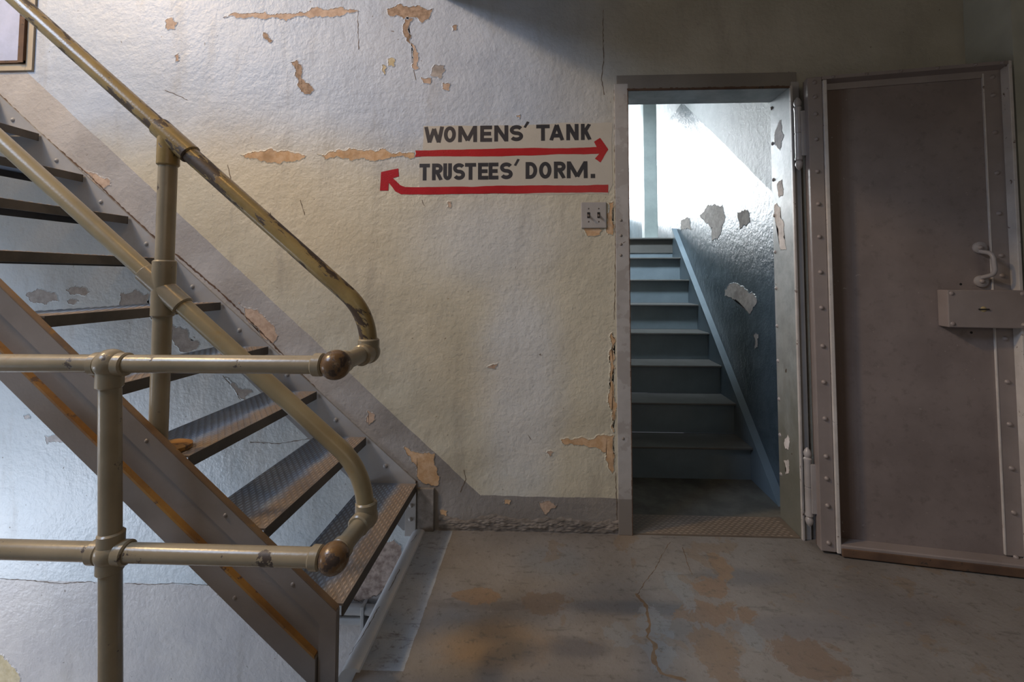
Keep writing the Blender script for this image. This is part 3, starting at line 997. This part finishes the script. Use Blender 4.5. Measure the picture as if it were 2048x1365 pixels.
for k, poly in enumerate(JAMB_PATCHES):
    patch(fr, 'peeled_patch', poly, M['pale'], M['jamb'], jamb_plane, 500 + k, lift=0.001, ring=0.004)
rivx = obj('rivet', dome_bm(0.0095, 0.007, '-X'), M['steel'], fr, (DR - DL, 0.156, JAMB_RIVETS[0]), True)
for z in JAMB_RIVETS[1:]:
    copy_part(rivx, fr, (DR - DL, 0.157, z))
for z in (0.35, 0.75, 1.20, 1.55, 1.85):
    pass
bm = dome_bm(0.007, 0.003, '-Y')
cs = obj('screw', bm, M['frame_dark'], fr, (0.358 - DL, -0.007, 1.40), True)
for x, z in ((0.357, 1.29), (0.357, 1.33), (0.356, 1.24), (0.358, 0.42)):
    copy_part(cs, fr, (x - DL, -0.007, z))

# ribbed threshold plate
th = struct(empty('trim_4', (0.76, 0.0, 0)))
obj('plate', boxbm(DL - 0.756, DR - 0.762, 0.001, 0.17, 0.0, 0.004), M['threshold'], th)
bm = bmesh.new()
for j in range(11):
    for i in range(26):
        x = DL + 0.02 + i * 0.0272 + (0.0136 if j % 2 else 0) - 0.76
        y = 0.014 + j * 0.0145
        if x > 0.345:
            continue
        a = [bm.verts.new(p) for p in ((x - 0.012, y, 0.004), (x, y - 0.0035, 0.004), (x + 0.012, y, 0.004), (x, y + 0.0035, 0.004))]
        t = bm.verts.new((x, y, 0.0062))
        for q in range(4):
            bm.faces.new((a[q], a[(q + 1) % 4], t))
bmesh.ops.recalc_face_normals(bm, faces=bm.faces)
lz = obj('raised_lozenges', bm, M['threshold_top'], th)
lz['kind'] = 'stuff'

# ---------------------------------------------------------------- stairwell behind the door
WX = 1.215
bm = bmesh.new()
box(bm, WX, WX + 0.12, 0.17, 4.7, -0.2, 4.4)
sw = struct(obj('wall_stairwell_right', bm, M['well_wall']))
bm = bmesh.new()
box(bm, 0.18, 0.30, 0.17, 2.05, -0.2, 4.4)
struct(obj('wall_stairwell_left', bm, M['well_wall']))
bm = bmesh.new()
box(bm, -1.5, -0.95, 4.55, 4.70, 1.2, 4.4)
box(bm, 1.15, WX, 4.55, 4.70, 1.2, 4.4)
box(bm, -0.95, 1.15, 4.55, 4.70, 3.34, 4.4)
box(bm, -0.95, 1.15, 4.55, 4.70, 1.2, 1.98)
struct(obj('wall_stairwell_far', bm, M['well_plain']))
struct(obj('wall_stairwell_side', boxbm(-1.6, -1.5, 1.9, 4.7, 1.2, 4.4), M['well_plain']))
struct(obj('wall_stairwell_near', boxbm(-1.5, 0.18, 1.95, 2.05, 1.2, 4.4), M['well_plain']))
struct(obj('ceiling_stairwell', boxbm(-1.6, WX + 0.12, 0.17, 4.7, 4.4, 4.5), M['ceiling']))
struct(obj('floor_upper', boxbm(-1.6, WX, 2.06, 4.7, 1.36, 1.485), M['step_top']))
w2 = struct(empty('window_2', (0.10, 4.62, 2.66)))
obj('pane', boxbm(-1.04, 1.04, 0.03, 0.04, -0.67, 0.67), M['glow'], w2)
bm = bmesh.new()
for x in (-1.03, 0.0, 1.03):
    box(bm, x - 0.02, x + 0.02, 0.0, 0.03, -0.69, 0.69)
for z in (-0.67, 0.0, 0.67):
    box(bm, -1.05, 1.05, 0.0, 0.03, z - 0.02, z + 0.02)
obj('window_frame', bm, M['steel'], w2)


def well_plane(a, b, h):
    return (WX - h, a, b)


for k, poly in enumerate(STAIRWELL_PATCHES):
    patch(sw, 'peeled_patch', poly, M['grey'], M['well_wall'], well_plane, 600 + k, lift=0.0015)

# ================================================================ OBJECTS
# ---------------------------------------------------------------- inner staircase
st2 = tag(empty('staircase', (0.74, 0.56, 0)), 'narrow blue grey enclosed steel stair rising behind the open doorway', 'stairs')
RI, RU = 0.187, 0.212
XL, XR = 0.302 - 0.74, 1.172 - 0.74
trd = obj('tread', boxbm(XL, XR, -0.012, RU + 0.012, -0.012, 0.0, bevel=0.003), M['step_top'], st2, (0, 0, RI))
rsr = obj('riser', boxbm(XL, XR, 0.0, 0.008, -0.0, RI - 0.012), M['step'], st2, (0, 0.022, 0))
for k in range(1, 8):
    if k < 7:
        copy_part(trd, st2, (0, RU * k, RI * (k + 1)))
    copy_part(rsr, st2, (0, 0.022 + RU * k, RI * k))
obj('landing_nosing', boxbm(XL, XR + 0.04, RU * 7 - 0.012, RU * 7 + 0.05, RI * 8 - 0.014, RI * 8, bevel=0.003), M['step_top'], st2)
s0 = RI / RU
for nm, x0, x1 in (('stringer', XR, XR + 0.010), ('stringer', XL - 0.0, XL + 0.006)):
    y0, y1 = -0.045, RU * 7 + 0.03
    pts = [(-0.272, 0.0), (0.02, 0.0), (y1, (y1 - 0.02) * s0), (y1, y1 * s0 + 0.242)]
    obj(nm, prism(pts, x0, x1, 'X'), M['step'], st2)
pts = [(-0.272, 0.0), (RU * 7 + 0.03, (RU * 7 + 0.03) * s0 + 0.242), (RU * 7 + 0.03, (RU * 7 + 0.03) * s0 + 0.248), (-0.279, 0.0)]
obj('stringer_cap', prism(pts, XR - 0.002, WX - 0.741, 'X'), M['step'], st2)

# column on the upper landing
cl = tag(empty('steel_column', (1.005, 2.20, 1.485)), 'mottled grey green steel column at the head of the inner stair', 'column')
obj('shaft', boxbm(-0.062, 0.062, -0.06, 0.06, 0.012, 2.915, bevel=0.010), M['galv'], cl)
obj('base_plate', boxbm(-0.075, 0.075, -0.07, 0.07, 0.0, 0.012, bevel=0.002), M['galv'], cl)

# ---------------------------------------------------------------- the open steel door
door = struct(empty('door_1', (1.155, -0.058, 0.012), R(-10.0)))
door['label'] = 'heavy riveted mauve brown steel door standing open against the right wall'
DHT = 1.992
pan = obj('panel', boxbm(0.0, 0.732, -0.004, 0.0, 0.0, DHT), M['door'], door)
hs = obj('hinge_stile', boxbm(0.0, 0.056, -0.050, -0.004, 0.0, DHT, bevel=0.003), M['door_rail'], door)
obj('hinge_stile_edge', boxbm(0.057, 0.072, -0.058, -0.004, 0.0, DHT - 0.018, bevel=0.003), M['door_edge'], hs)
ls = obj('lock_stile', boxbm(0.662, 0.720, -0.011, -0.004, 0.045, DHT - 0.03), M['door_rail'], door)
obj('lock_stile_edge', boxbm(0.658, 0.663, -0.0125, -0.004, 0.045, DHT - 0.03, bevel=0.001), M['door_edge'], ls)
obj('lock_stile_flange', boxbm(0.720, 0.732, -0.052, -0.004, 0.0, DHT, bevel=0.002), M['door_edge'], ls)
tr = obj('top_rail', prism([(-0.004, 1.945), (-0.010, 1.945), (-0.012, 1.972), (-0.052, 1.978), (-0.052, DHT), (-0.004, DHT)], 0.056, 0.721, 'X'), M['door_rail'], door)
br = obj('bottom_rail', prism([(-0.004, 0.0), (-0.062, 0.0), (-0.062, 0.034), (-0.058, 0.038), (-0.004, 0.038)], 0.072, 0.721, 'X'), M['door_rail'], door)
obj('bottom_edge', boxbm(0.072, 0.733, -0.066, -0.050, -0.006, 0.026, bevel=0.003), M['rust'], br)
riv = dome_bm(0.0098, 0.0085)
rz = [0.035, 0.185, 0.295, 0.385, 0.54, 0.69, 0.84, 1.0, 1.15, 1.30, 1.44, 1.58, 1.72, 1.83, 1.905, 1.968]
r0 = obj('rivet', riv, M['door_rail'], hs, (0.029, -0.050, rz[0]), True)
for z in rz[1:]:
    copy_part(r0, hs, (0.029, -0.050, z))
for z in (0.04, 0.21, 0.38, 0.55, 0.715, 0.885, 1.135, 1.215, 1.385, 1.55, 1.715, 1.87, 1.945):
    copy_part(r0, ls, (0.693, -0.011, z))
for x in (0.10, 0.225, 0.35, 0.48, 0.61, 0.70):
    copy_part(r0, tr, (x, -0.052, 1.985), (0, 0, 0)).scale = (0.75, 0.9, 0.6)
# lock box
lk = obj('lock_box', boxbm(0.472, 0.736, -0.066, -0.004, 0.930, 1.078, bevel=0.004), M['door_rail'], door)
bm = dome_bm(0.011, 0.003)
obj('keyhole_disc', bm, M['brass'], lk, (0.590, -0.066, 1.003), True)
obj('key_slot', boxbm(-0.017, 0.017, -0.0045, 0.0, -0.0025, 0.0025), M['black'], lk, (0.590, -0.066, 1.003))
b0 = obj('bolt', dome_bm(0.009, 0.004), M['door_rail'], lk, (0.487, -0.066, 0.944), True)
for x, z in ((0.487, 1.064), (0.720, 1.064), (0.718, 0.945)):
    copy_part(b0, lk, (x, -0.066, z)).scale = (1, 1 if z > 1 or x < 0.5 else 2.2, 1)
for x, z in ((0.556, 1.10), (0.585, 0.905)):
    obj('bolt_hole', dome_bm(0.005, 0.001), M['black'], pan, (x, -0.004, z))
# pull handle
hd = obj('handle', tube(round_path([(0.622, -0.014, 1.232), (0.632, -0.062, 1.222), (0.636, -0.064, 1.14), (0.626, -0.014, 1.128)], 0.022), 0.0085, 14), M['steel'], door, None, True)
for z in (1.248, 1.112):
    bm = bmesh.new()
    tube([(0.624, -0.004, z), (0.624, -0.012, z), (0.624, -0.016, z)], 0.02, 20, True, bm, [0.024, 0.024, 0.017])
    obj('rosette', bm, M['steel'], hd, None, True)
    copy_part(r0, hd, (0.622, -0.016, z))

# hinges: barrel with two ball finials, leaf to the stile
for z0, z1 in ((1.60, 1.925), (0.07, 0.40)):
    hz = (z1 - z0)
    bm = bmesh.new()
    zz = [0, 0.010, 0.022, 0.034, 0.040, 0.046, 0.052, 0.058, hz / 2 - 0.003, hz / 2 - 0.002, hz / 2 + 0.002, hz / 2 + 0.003,
          hz - 0.058, hz - 0.052, hz - 0.046, hz - 0.040, hz - 0.034, hz - 0.022, hz - 0.010, hz]
    rr = [0.003, 0.011, 0.0155, 0.0145, 0.010, 0.0165, 0.0165, 0.0145, 0.0145, 0.012, 0.012, 0.0145, 0.0145, 0.0165, 0.0165, 0.010, 0.0145, 0.0155, 0.011, 0.003]
    tube([(-0.024, -0.002, z0 + a) for a in zz], 0.015, 20, True, bm, rr)
    hg = obj('hinge', bm, M['hinge'], door, None, True)
    obj('hinge_leaf', boxbm(-0.018, 0.004, -0.018, -0.008, z0 + 0.06, z0 + hz - 0.065, bevel=0.002), M['hinge'], hg)

# ---------------------------------------------------------------- main staircase
RISE, RUN = 0.2033, 0.2335
NX, NZ = -0.570, 0.210
YO = -0.787
stair = tag(empty('staircase.001', (NX, -0.39, 0)), 'steep open riser steel stair with lozenge pattern treads climbing left along the wall', 'stairs')


def sp(name, bm, m, parent=None, smooth=False):
    """part of the main stair from world-space geometry"""
    p = parent or stair
    off = Vector((NX, -0.39, 0))
    for v in bm.verts:
        v.co -= off
    return obj(name, bm, m, p, None, smooth)


SL = RISE / RUN
# outer stringer: web plate with flat bars along top, bottom and foot
XE = -3.1


def zt(x):
    return NZ - 0.002 + SL * (NX - x)


web = sp('outer_stringer', prism([(XE, zt(XE)), (-0.573, zt(-0.573)), (-0.573, 0.0), (-0.625, 0.0), (XE, zt(XE) - 0.254 - 0.0)], YO, YO - 0.008), M['stringer'])


def band(o0, o1, x1a, x1b):
    return [(XE, zt(XE) - o0), (x1a, zt(x1a) - o0), (x1b, zt(x1b) - o1), (XE, zt(XE) - o1)]


sp('top_bar', prism([(XE, zt(XE)), (-0.573, zt(-0.573)), (-0.573, 0.002), (-0.624, 0.002), (-0.624, zt(-0.624) - 0.078), (XE, zt(XE) - 0.078)], YO - 0.008, YO - 0.018, bevel=0.0015), M['stringer'], web)
sp('bottom_bar', prism(band(0.168, 0.252, -0.626, -0.626), YO - 0.008, YO - 0.026, bevel=0.0015), M['stringer'], web)
# rust along the ledge of the lower bar and the upper edge
bm = prism([(XE, zt(XE) - 0.163), (-0.63, zt(-0.63) - 0.163), (-0.63, zt(-0.63) - 0.1715), (XE, zt(XE) - 0.1715)], YO - 0.008, YO - 0.0268)
sp('rusty_ledge', bm, M['stringer_rust'], web)
bm = prism([(XE, zt(XE) + 0.003), (-0.575, zt(-0.575) + 0.003), (-0.575, zt(-0.575) - 0.001), (XE, zt(XE) - 0.001)], YO + 0.002, YO - 0.0175)
sp('rusty_edge', bm, M['rust_edge'], web)
off = Vector((NX, -0.39, 0))
rs = obj('rivet', dome_bm(0.006, 0.004), M['stringer'], web, Vector((-0.90, YO - 0.018, zt(-0.90) - 0.03)) - off, True)
for x, o, y in ((-1.14, 0.035, YO - 0.018), (-1.38, 0.03, YO - 0.018), (-1.62, 0.032, YO - 0.018), (-0.70, 0.04, YO - 0.018),
                (-0.86, 0.215, YO - 0.026), (-1.25, 0.21, YO - 0.026)):
    copy_part(rs, web, Vector((x, y, zt(x) - o)) - off)
# wall stringer
ws_ = sp('wall_stringer', prism([(XE, zt(XE) + 0.004), (NX - 0.006, zt(NX - 0.006) + 0.004), (NX - 0.006, 0.0), (-0.63, 0.0), (XE, zt(XE) - 0.19)], -0.001, -0.010), M['wall_stringer'])
rw = obj('rivet', dome_bm(0.011, 0.008), M['wall_stringer'], ws_, Vector((-0.75, -0.010, 0.34)) - off, True)
for k in range(0, 9):
    x = -0.715 - RUN * k
    z = zt(x) - 0.052
    if k == 0:
        rw.location = Vector((x, -0.010, z)) - off
    else:
        copy_part(rw, ws_, Vector((x, -0.010, z)) - off)
# foot of the wall stringer: bracket and block
ft = sp('foot_bracket', boxbm(-0.620, -0.570, -0.020, -0.010, -0.02, 0.195, bevel=0.002), M['frame'])
fb0 = obj('bolt', dome_bm(0.010, 0.008), M['frame'], ft, Vector((-0.594, -0.020, 0.055)) - off, True)
for z in (0.115, 0.170):
    copy_part(fb0, ft, Vector((-0.592, -0.020, z)) - off)
sp('foot_block', boxbm(-0.568, -0.490, -0.016, 0.0, 0.0, 0.188, bevel=0.004), M['rubble'])

# treads (built in their own space: x = 0 is the nosing, z = 0 the walking surface)
TD, TW = 0.236, 0.755


def tread_bm():
    bm = bmesh.new()
    box(bm, -TD, 0.0, -TW / 2, TW / 2, -0.006, 0.0)
    return bm


def lozenges_bm():
    bm = bmesh.new()
    nu, nv = 22, 19
    for j in range(nv):
        for i in range(nu):
            y = -TW / 2 + 0.02 + (i + (0.5 if j % 2 else 0)) * (TW - 0.035) / nu
            x = -TD + 0.008 + j * (TD - 0.016) / (nv - 1)
            if y > TW / 2 - 0.012:
                continue
            hl, hw, h = 0.0160, 0.0058, 0.0026
            b = [bm.verts.new(p) for p in ((x, y - hl, 0), (x + hw, y, 0), (x, y + hl, 0), (x - hw, y, 0))]
            t0, t1 = bm.verts.new((x, y - hl * 0.35, h)), bm.verts.new((x, y + hl * 0.35, h))
            bm.faces.new((b[0], b[1], t0))
            bm.faces.new((b[1], t1, t0))
            bm.faces.new((b[1], b[2], t1))
            bm.faces.new((b[2], b[3], t1))
            bm.faces.new((b[3], t0, t1))
            bm.faces.new((b[3], b[0], t0))
    bmesh.ops.recalc_face_normals(bm, faces=bm.faces)
    return bm


def lips_bm():
    bm = bmesh.new()
    box(bm, -0.005, 0.0005, -TW / 2, TW / 2, -0.036, -0.001, bevel=0.001)
    box(bm, -TD, -TD + 0.005, -TW / 2, TW / 2, -0.036, -0.001)
    return bm


first = None
for k in range(0, 11):
    loc = Vector((NX - RUN * k, -0.3935, NZ + RISE * k)) - off
    if first is None:
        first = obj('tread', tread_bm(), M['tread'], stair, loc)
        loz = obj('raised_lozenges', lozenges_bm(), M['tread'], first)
        loz['kind'] = 'stuff'
        lip = obj('tread_lip', lips_bm(), M['lip'], first)
    else:
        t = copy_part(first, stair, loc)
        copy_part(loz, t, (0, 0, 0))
        copy_part(lip, t, (0, 0, 0))

# ---------------------------------------------------------------- pipe railing
PR = 0.0245
rail = tag(empty('pipe_railing', (-1.12, -0.93, 0.0)), 'olive grey pipe railing with worn handrail guarding the open stair', 'railing')
RO = Vector((-1.12, -0.93, 0))


def rp(name, bm, m, parent=None):
    for v in bm.verts:
        v.co -= RO
    return obj(name, bm, m, parent or rail, None, True)


YG, YS = -0.93, -0.76
ZT, ZM = 0.912, 0.432
BX = -0.532
bm = bmesh.new()
tube([(-1.095, YG, 0.012), (-1.136, YG, ZT)], PR, 24, True, bm)
newel = rp('newel_post', bm, M['pipe'])
bm = bmesh.new()
tube([(-1.095, YG, 0.0), (-1.095, YG, 0.012), (-1.095, YG, 0.016)], 0.06, 24, True, bm, [0.06, 0.06, 0.04])
rp('floor_flange', bm, M['pipe'], newel)
rp('top_rail', tube([(-3.0, YG, ZT - 0.004), (BX, YG, ZT + 0.003)], 0.0235, 24), M['pipe'])
rp('middle_rail', tube([(-3.0, YG, ZM), (BX, YG, ZM)], 0.0235, 24), M['pipe'])
# fittings on the newel
bm = bmesh.new()
sphere(bm, (-1.135, YG, ZT + 0.002), 0.0375)
collar(bm, (-1.180, YG, ZT), (-1.155, YG, ZT), 0.0305)
collar(bm, (-1.115, YG, ZT), (-1.087, YG, ZT), 0.0305)
collar(bm, (-1.135, YG, ZT - 0.062), (-1.135, YG, ZT - 0.01), 0.0300)
rp('tee_fitting', bm, M['pipe'])
bm = bmesh.new()
sphere(bm, (-1.114, YG, ZM), 0.0355)
collar(bm, (-1.162, YG, ZM), (-1.134, YG, ZM), 0.0305)
collar(bm, (-1.094, YG, ZM), (-1.064, YG, ZM), 0.0305)
collar(bm, (-1.114, YG, ZM - 0.050), (-1.114, YG, ZM + 0.052), 0.0295)
rp('cross_fitting', bm, M['pipe'])
# ball elbows at the rail ends
for z, x in ((ZT + 0.003, BX), (ZM, BX + 0.004)):
    bm = bmesh.new()
    sphere(bm, (x, YG, z), 0.0385)
    o = rp('ball_elbow', bm, M['ball'])
    o['label'] = 'ball elbow rubbed bare to dark brown metal'
    bm = bmesh.new()
    collar(bm, (x - 0.058, YG, z), (x - 0.030, YG, z), 0.0295)
    collar(bm, (x, YG + 0.026, z), (x + 0.003, YG + 0.052, z), 0.0295)
    rp('collar', bm, M['pipe'], o)
# short returns to the stair railing
EX = -0.512
rp('return_pipe', tube([(BX, YG, ZT + 0.003), (EX, YS, 0.920)], 0.0235, 24), M['pipe'])
rp('return_pipe', tube([(BX + 0.004, YG, ZM), (EX + 0.002, YS, 0.446)], 0.0235, 24), M['pipe'])
for z, hh in ((0.920, 0.040), (0.446, 0.045)):
    bm = bmesh.new()
    sphere(bm, (EX, YS, z), 0.0335)
    collar(bm, (EX, YS, z), (EX, YS, z + hh), 0.0305)
    dx = (BX - EX) * 0.30
    collar(bm, (EX, YS, z), (EX + dx, YS - 0.048, z - 0.003), 0.0305)
    rp('elbow', bm, M['pipe'])
# handrail and middle rail of the stair
HS = 0.858


def zh(x):
    return 1.096 + HS * (-0.586 - x)


def zm(x):
    return 1.035 + 0.846 * (-1.059 - x)


hx = -0.516
top = round_path([(-2.9, YS, zh(-2.9)), (hx, YS, zh(hx)), (EX, YS, 0.92)], 0.085, 12)
rp('handrail', tube(top, PR + 0.0005, 24), M['pipe_worn'])
low = round_path([(-2.9, YS, zm(-2.9)), (-0.524, YS, zm(-0.524)), (EX, YS, 0.446)], 0.095, 12)
rp('middle_handrail', tube(low, PR, 24), M['pipe_gold'])
# stair post
PXX = -1.144
ztread = NZ + RISE * 2
bm = bmesh.new()
tube([(PXX, YS, ztread + 0.01), (PXX, YS, zh(PXX))], PR, 24, True, bm)
post = rp('stair_post', bm, M['pipe'])
bm = bmesh.new()
tube([(PXX + 0.015, YS + 0.03, ztread + 0.0026), (PXX + 0.015, YS + 0.03, ztread + 0.014), (PXX + 0.015, YS + 0.03, ztread + 0.020)], 0.062, 24, True, bm, [0.055, 0.055, 0.040])
rp('base_flange', bm, M['stringer_rust'], post)
d = Vector((1, 0, -HS)).normalized()
p = Vector((PXX, YS, zh(PXX)))
bm = bmesh.new()
collar(bm, p - d * 0.045, p + d * 0.095, 0.0305)
collar(bm, p + Vector((0, 0, -0.095)), p, 0.0295)
rp('tee_fitting', bm, M['pipe_worn'])
p = Vector((PXX, YS, zm(PXX)))
d = Vector((1, 0, -0.846)).normalized()
bm = bmesh.new()
collar(bm, p + Vector((0, 0, -0.085)), p + Vector((0, 0, 0.085)), 0.0305)
collar(bm, p - d * 0.078, p + d * 0.085, 0.0305)
rp('cross_fitting', bm, M['pipe'])

# ---------------------------------------------------------------- pipe low on the wall below the landing
lp = tag(empty('wall_pipe', (-0.65, -0.03, -0.35)), 'pale horizontal pipe on the wall below the landing edge', 'pipe')
obj('pipe_run', tube([(-0.42, 0, 0.014), (0.7, 0, 0.014)], 0.022, 20), M['low_pipe'], lp, None, True)
obj('pipe_run', tube([(-0.42, 0.006, -0.038), (0.7, 0.006, -0.038)], 0.018, 20), M['low_pipe'], lp, None, True)
for x in (-0.145,):
    obj('pipe_clip', boxbm(x - 0.008, x + 0.008, -0.024, 0.03, -0.06, 0.04, bevel=0.003), M['low_pipe'], lp)

# ---------------------------------------------------------------- painted direction sign
sg = tag(empty('painted_sign', (0.0, 0, 1.6)), 'hand painted direction sign with black lettering and two red arrows', 'sign')


def sign_poly(name, polys, m, h):
    bm = bmesh.new()
    for poly in polys:
        vs = [bm.verts.new((a, -h, b - 1.6)) for a, b in poly]
        f = bm.faces.new(vs)
        f.normal_update()
        if f.normal.y > 0:
            f.normal_flip()
    r = bmesh.ops.extrude_face_region(bm, geom=list(bm.faces))
    for v in [g for g in r['geom'] if isinstance(g, bmesh.types.BMVert)]:
        v.co.y -= 0.0004
    bmesh.ops.recalc_face_normals(bm, faces=bm.faces)
    return obj(name, bm, m, sg)


sign_poly('sign_ground', [ragged(SIGN_GROUND, 0.012, 0.02, 3)], M['sign_ground'], 0.0004)
a1 = sign_poly('arrow', [ragged(ARROW_RIGHT, 0.015, 0.012, 4)], M['red'], 0.0009)
a1['label'] = 'red arrow pointing right'
a2 = sign_poly('arrow', [ragged(ARROW_LEFT, 0.015, 0.012, 5)], M['red'], 0.0009)
a2['label'] = 'red arrow bending up to the left'


def arc(cx, cy, rx, ry, a0, a1, n=14):
    return [(cx + rx * math.cos(R(a0 + (a1 - a0) * i / n)), cy + ry * math.sin(R(a0 + (a1 - a0) * i / n))) for i in range(n + 1)]


# strokes in a unit box; t = stroke half-width handled by the builder
def glyph(c, w, h, t):
    """centre-line strokes (list of polylines) inside a w x h box, stroke half width t"""
    l, r, b, u = t, w - t, t, h - t
    m = h * 0.5
    if c == 'W':
        return [[(t * 0.9, h), (w * 0.27, 0)], [(w * 0.27, 0), (w * 0.5, h * 0.86)], [(w * 0.5, h * 0.86), (w * 0.74, 0)], [(w * 0.74, 0), (w - t * 0.9, h)]]
    if c == 'O':
        return [arc(w / 2, h / 2, w / 2 - t, h / 2 - t, 0, 360, 28)]
    if c == 'M':
        return [[(l, 0), (l * 1.1, h)], [(l * 1.2, h - t * 0.6), (w / 2, h * 0.10)], [(w / 2, h * 0.10), (w - l * 1.2, h - t * 0.6)], [(r, 0), (r - l * 0.1, h)]]
    if c == 'E':
        return [[(l, 0), (l, h)], [(l, u), (w, u)], [(l, m), (w * 0.92, m)], [(l, b), (w, b)]]
    if c == 'N':
        return [[(l, 0), (l, h)], [(l * 1.1, h - t * 0.5), (w - l * 1.1, t * 0.5)], [(r, 0), (r, h)]]
    if c == 'S':
        q = (h / 2 - t) / 2
        up = arc(w / 2, h - t - q, w / 2 - t, q, 25, 270, 16)
        lo = arc(w / 2, t + q, w / 2 - t, q, 90, -155, 16)
        return [up + lo[1:]]
    if c == 'T':
        return [[(0, u), (w, u)], [(w / 2, 0), (w / 2, h)]]
    if c == 'A':
        return [[(t * 0.9, 0), (w * 0.5, h - t * 0.3)], [(w * 0.5, h - t * 0.3), (w - t * 0.9, 0)], [(w * 0.24, h * 0.30), (w * 0.76, h * 0.30)]]
    if c == 'K':
        return [[(l, 0), (l, h)], [(l * 1.4, h * 0.42), (w - t * 0.9, h)], [(w * 0.42, h * 0.58), (w - t * 0.8, 0)]]
    if c == 'R':
        return [[(l, 0), (l, h)], [(l, u), (w * 0.52, u)] + arc(w * 0.52, h * 0.70, w * 0.48 - t, h * 0.30 - t, 90, -90, 12) + [(l, h * 0.40 + t)], [(w * 0.5, h * 0.45), (w - t * 0.9, 0)]]
    if c == 'U':
        return [[(l, h), (l, h * 0.32)] + arc(w / 2, h * 0.32, w / 2 - t, h * 0.32 - t, 180, 360, 14) + [(r, h)]]
    if c == 'D':
        return [[(l, 0), (l, h)], [(l, u), (w * 0.40, u)] + arc(w * 0.40, h / 2, w * 0.60 - t, h / 2 - t, 90, -90, 16) + [(l, b)]]
    if c == '.':
        return [[(0, h / 2), (w, h / 2)]]
    return [[(0 + w * 0.2, 0), (w * 0.8, h)]]


def stroke_poly(pl, t):
    """mitred ribbon around a polyline -> list of quads"""
    pl = [Vector(p) for p in pl]
    closed = (pl[0] - pl[-1]).length < 1e-6
    n = len(pl)
    L, Rr = [], []
    for i in range(n):
        if closed:
            a, b = pl[i - 1 if i > 0 else n - 2], pl[i + 1 if i < n - 1 else 1]
        else:
            a, b = pl[max(i - 1, 0)], pl[min(i + 1, n - 1)]
        dd = (b - a).normalized()
        o = Vector((-dd.y, dd.x))
        L.append(pl[i] + o * t)
        Rr.append(pl[i] - o * t)
    return [[Rr[i], Rr[i + 1], L[i + 1], L[i]] for i in range(n - 1)]


LN = {'W': 'letter_w', 'O': 'letter_o', 'M': 'letter_m', 'E': 'letter_e', 'N': 'letter_n', 'S': 'letter_s', 'T': 'letter_t', 'A': 'letter_a', 'K': 'letter_k',
      'R': 'letter_r', 'U': 'letter_u', 'D': 'letter_d', '.': 'full_stop', "'": 'apostrophe'}
for c, x0, z0, x1, z1 in LETTERS:
    w, h = x1 - x0, z1 - z0
    t = 0.0089
    if c == '.':
        t = h / 2
    if c == "'":
        t = 0.0062
    bm = bmesh.new()
    for si, s in enumerate(glyph(c, w, h, t)):
        for q in stroke_poly(s, t):
            hh = 0.0011 + si * 0.00012
            vs = [bm.verts.new((x0 + min(max(p.x, -0.001), w + 0.001), -hh, z0 + min(max(p.y, -0.0005), h + 0.0005) - 1.6)) for p in q]
            f = bm.faces.new(vs)
            f.normal_update()
            if f.normal.y > 0:
                f.normal_flip()
    obj(LN[c], bm, M['letter'], sg)

# ---------------------------------------------------------------- light switch
swi = tag(empty('light_switch', (0.235, 0, 1.4246)), 'double toggle light switch in a grey metal plate beside the door frame', 'switch')
obj('switch_plate', boxbm(-0.058, 0.058, -0.007, 0.0, -0.060, 0.060, bevel=0.004), M['plate'], swi)
for x in (-0.024, 0.022):
    s = obj('toggle_slot', boxbm(x - 0.006, x + 0.006, -0.0085, -0.0065, -0.013, 0.013), M['black'], swi)
    bm = bmesh.new()
    tube([(x, -0.007, 0.0), (x + 0.001, -0.022, -0.010)], 0.005, 10, True, bm, [0.0050, 0.0040])
    obj('toggle', bm, M['toggle'], s, None, True)
    for z in (-0.030, 0.030):
        obj('screw', dome_bm(0.0036, 0.0016), M['toggle'], swi, (x, -0.007, z), True)
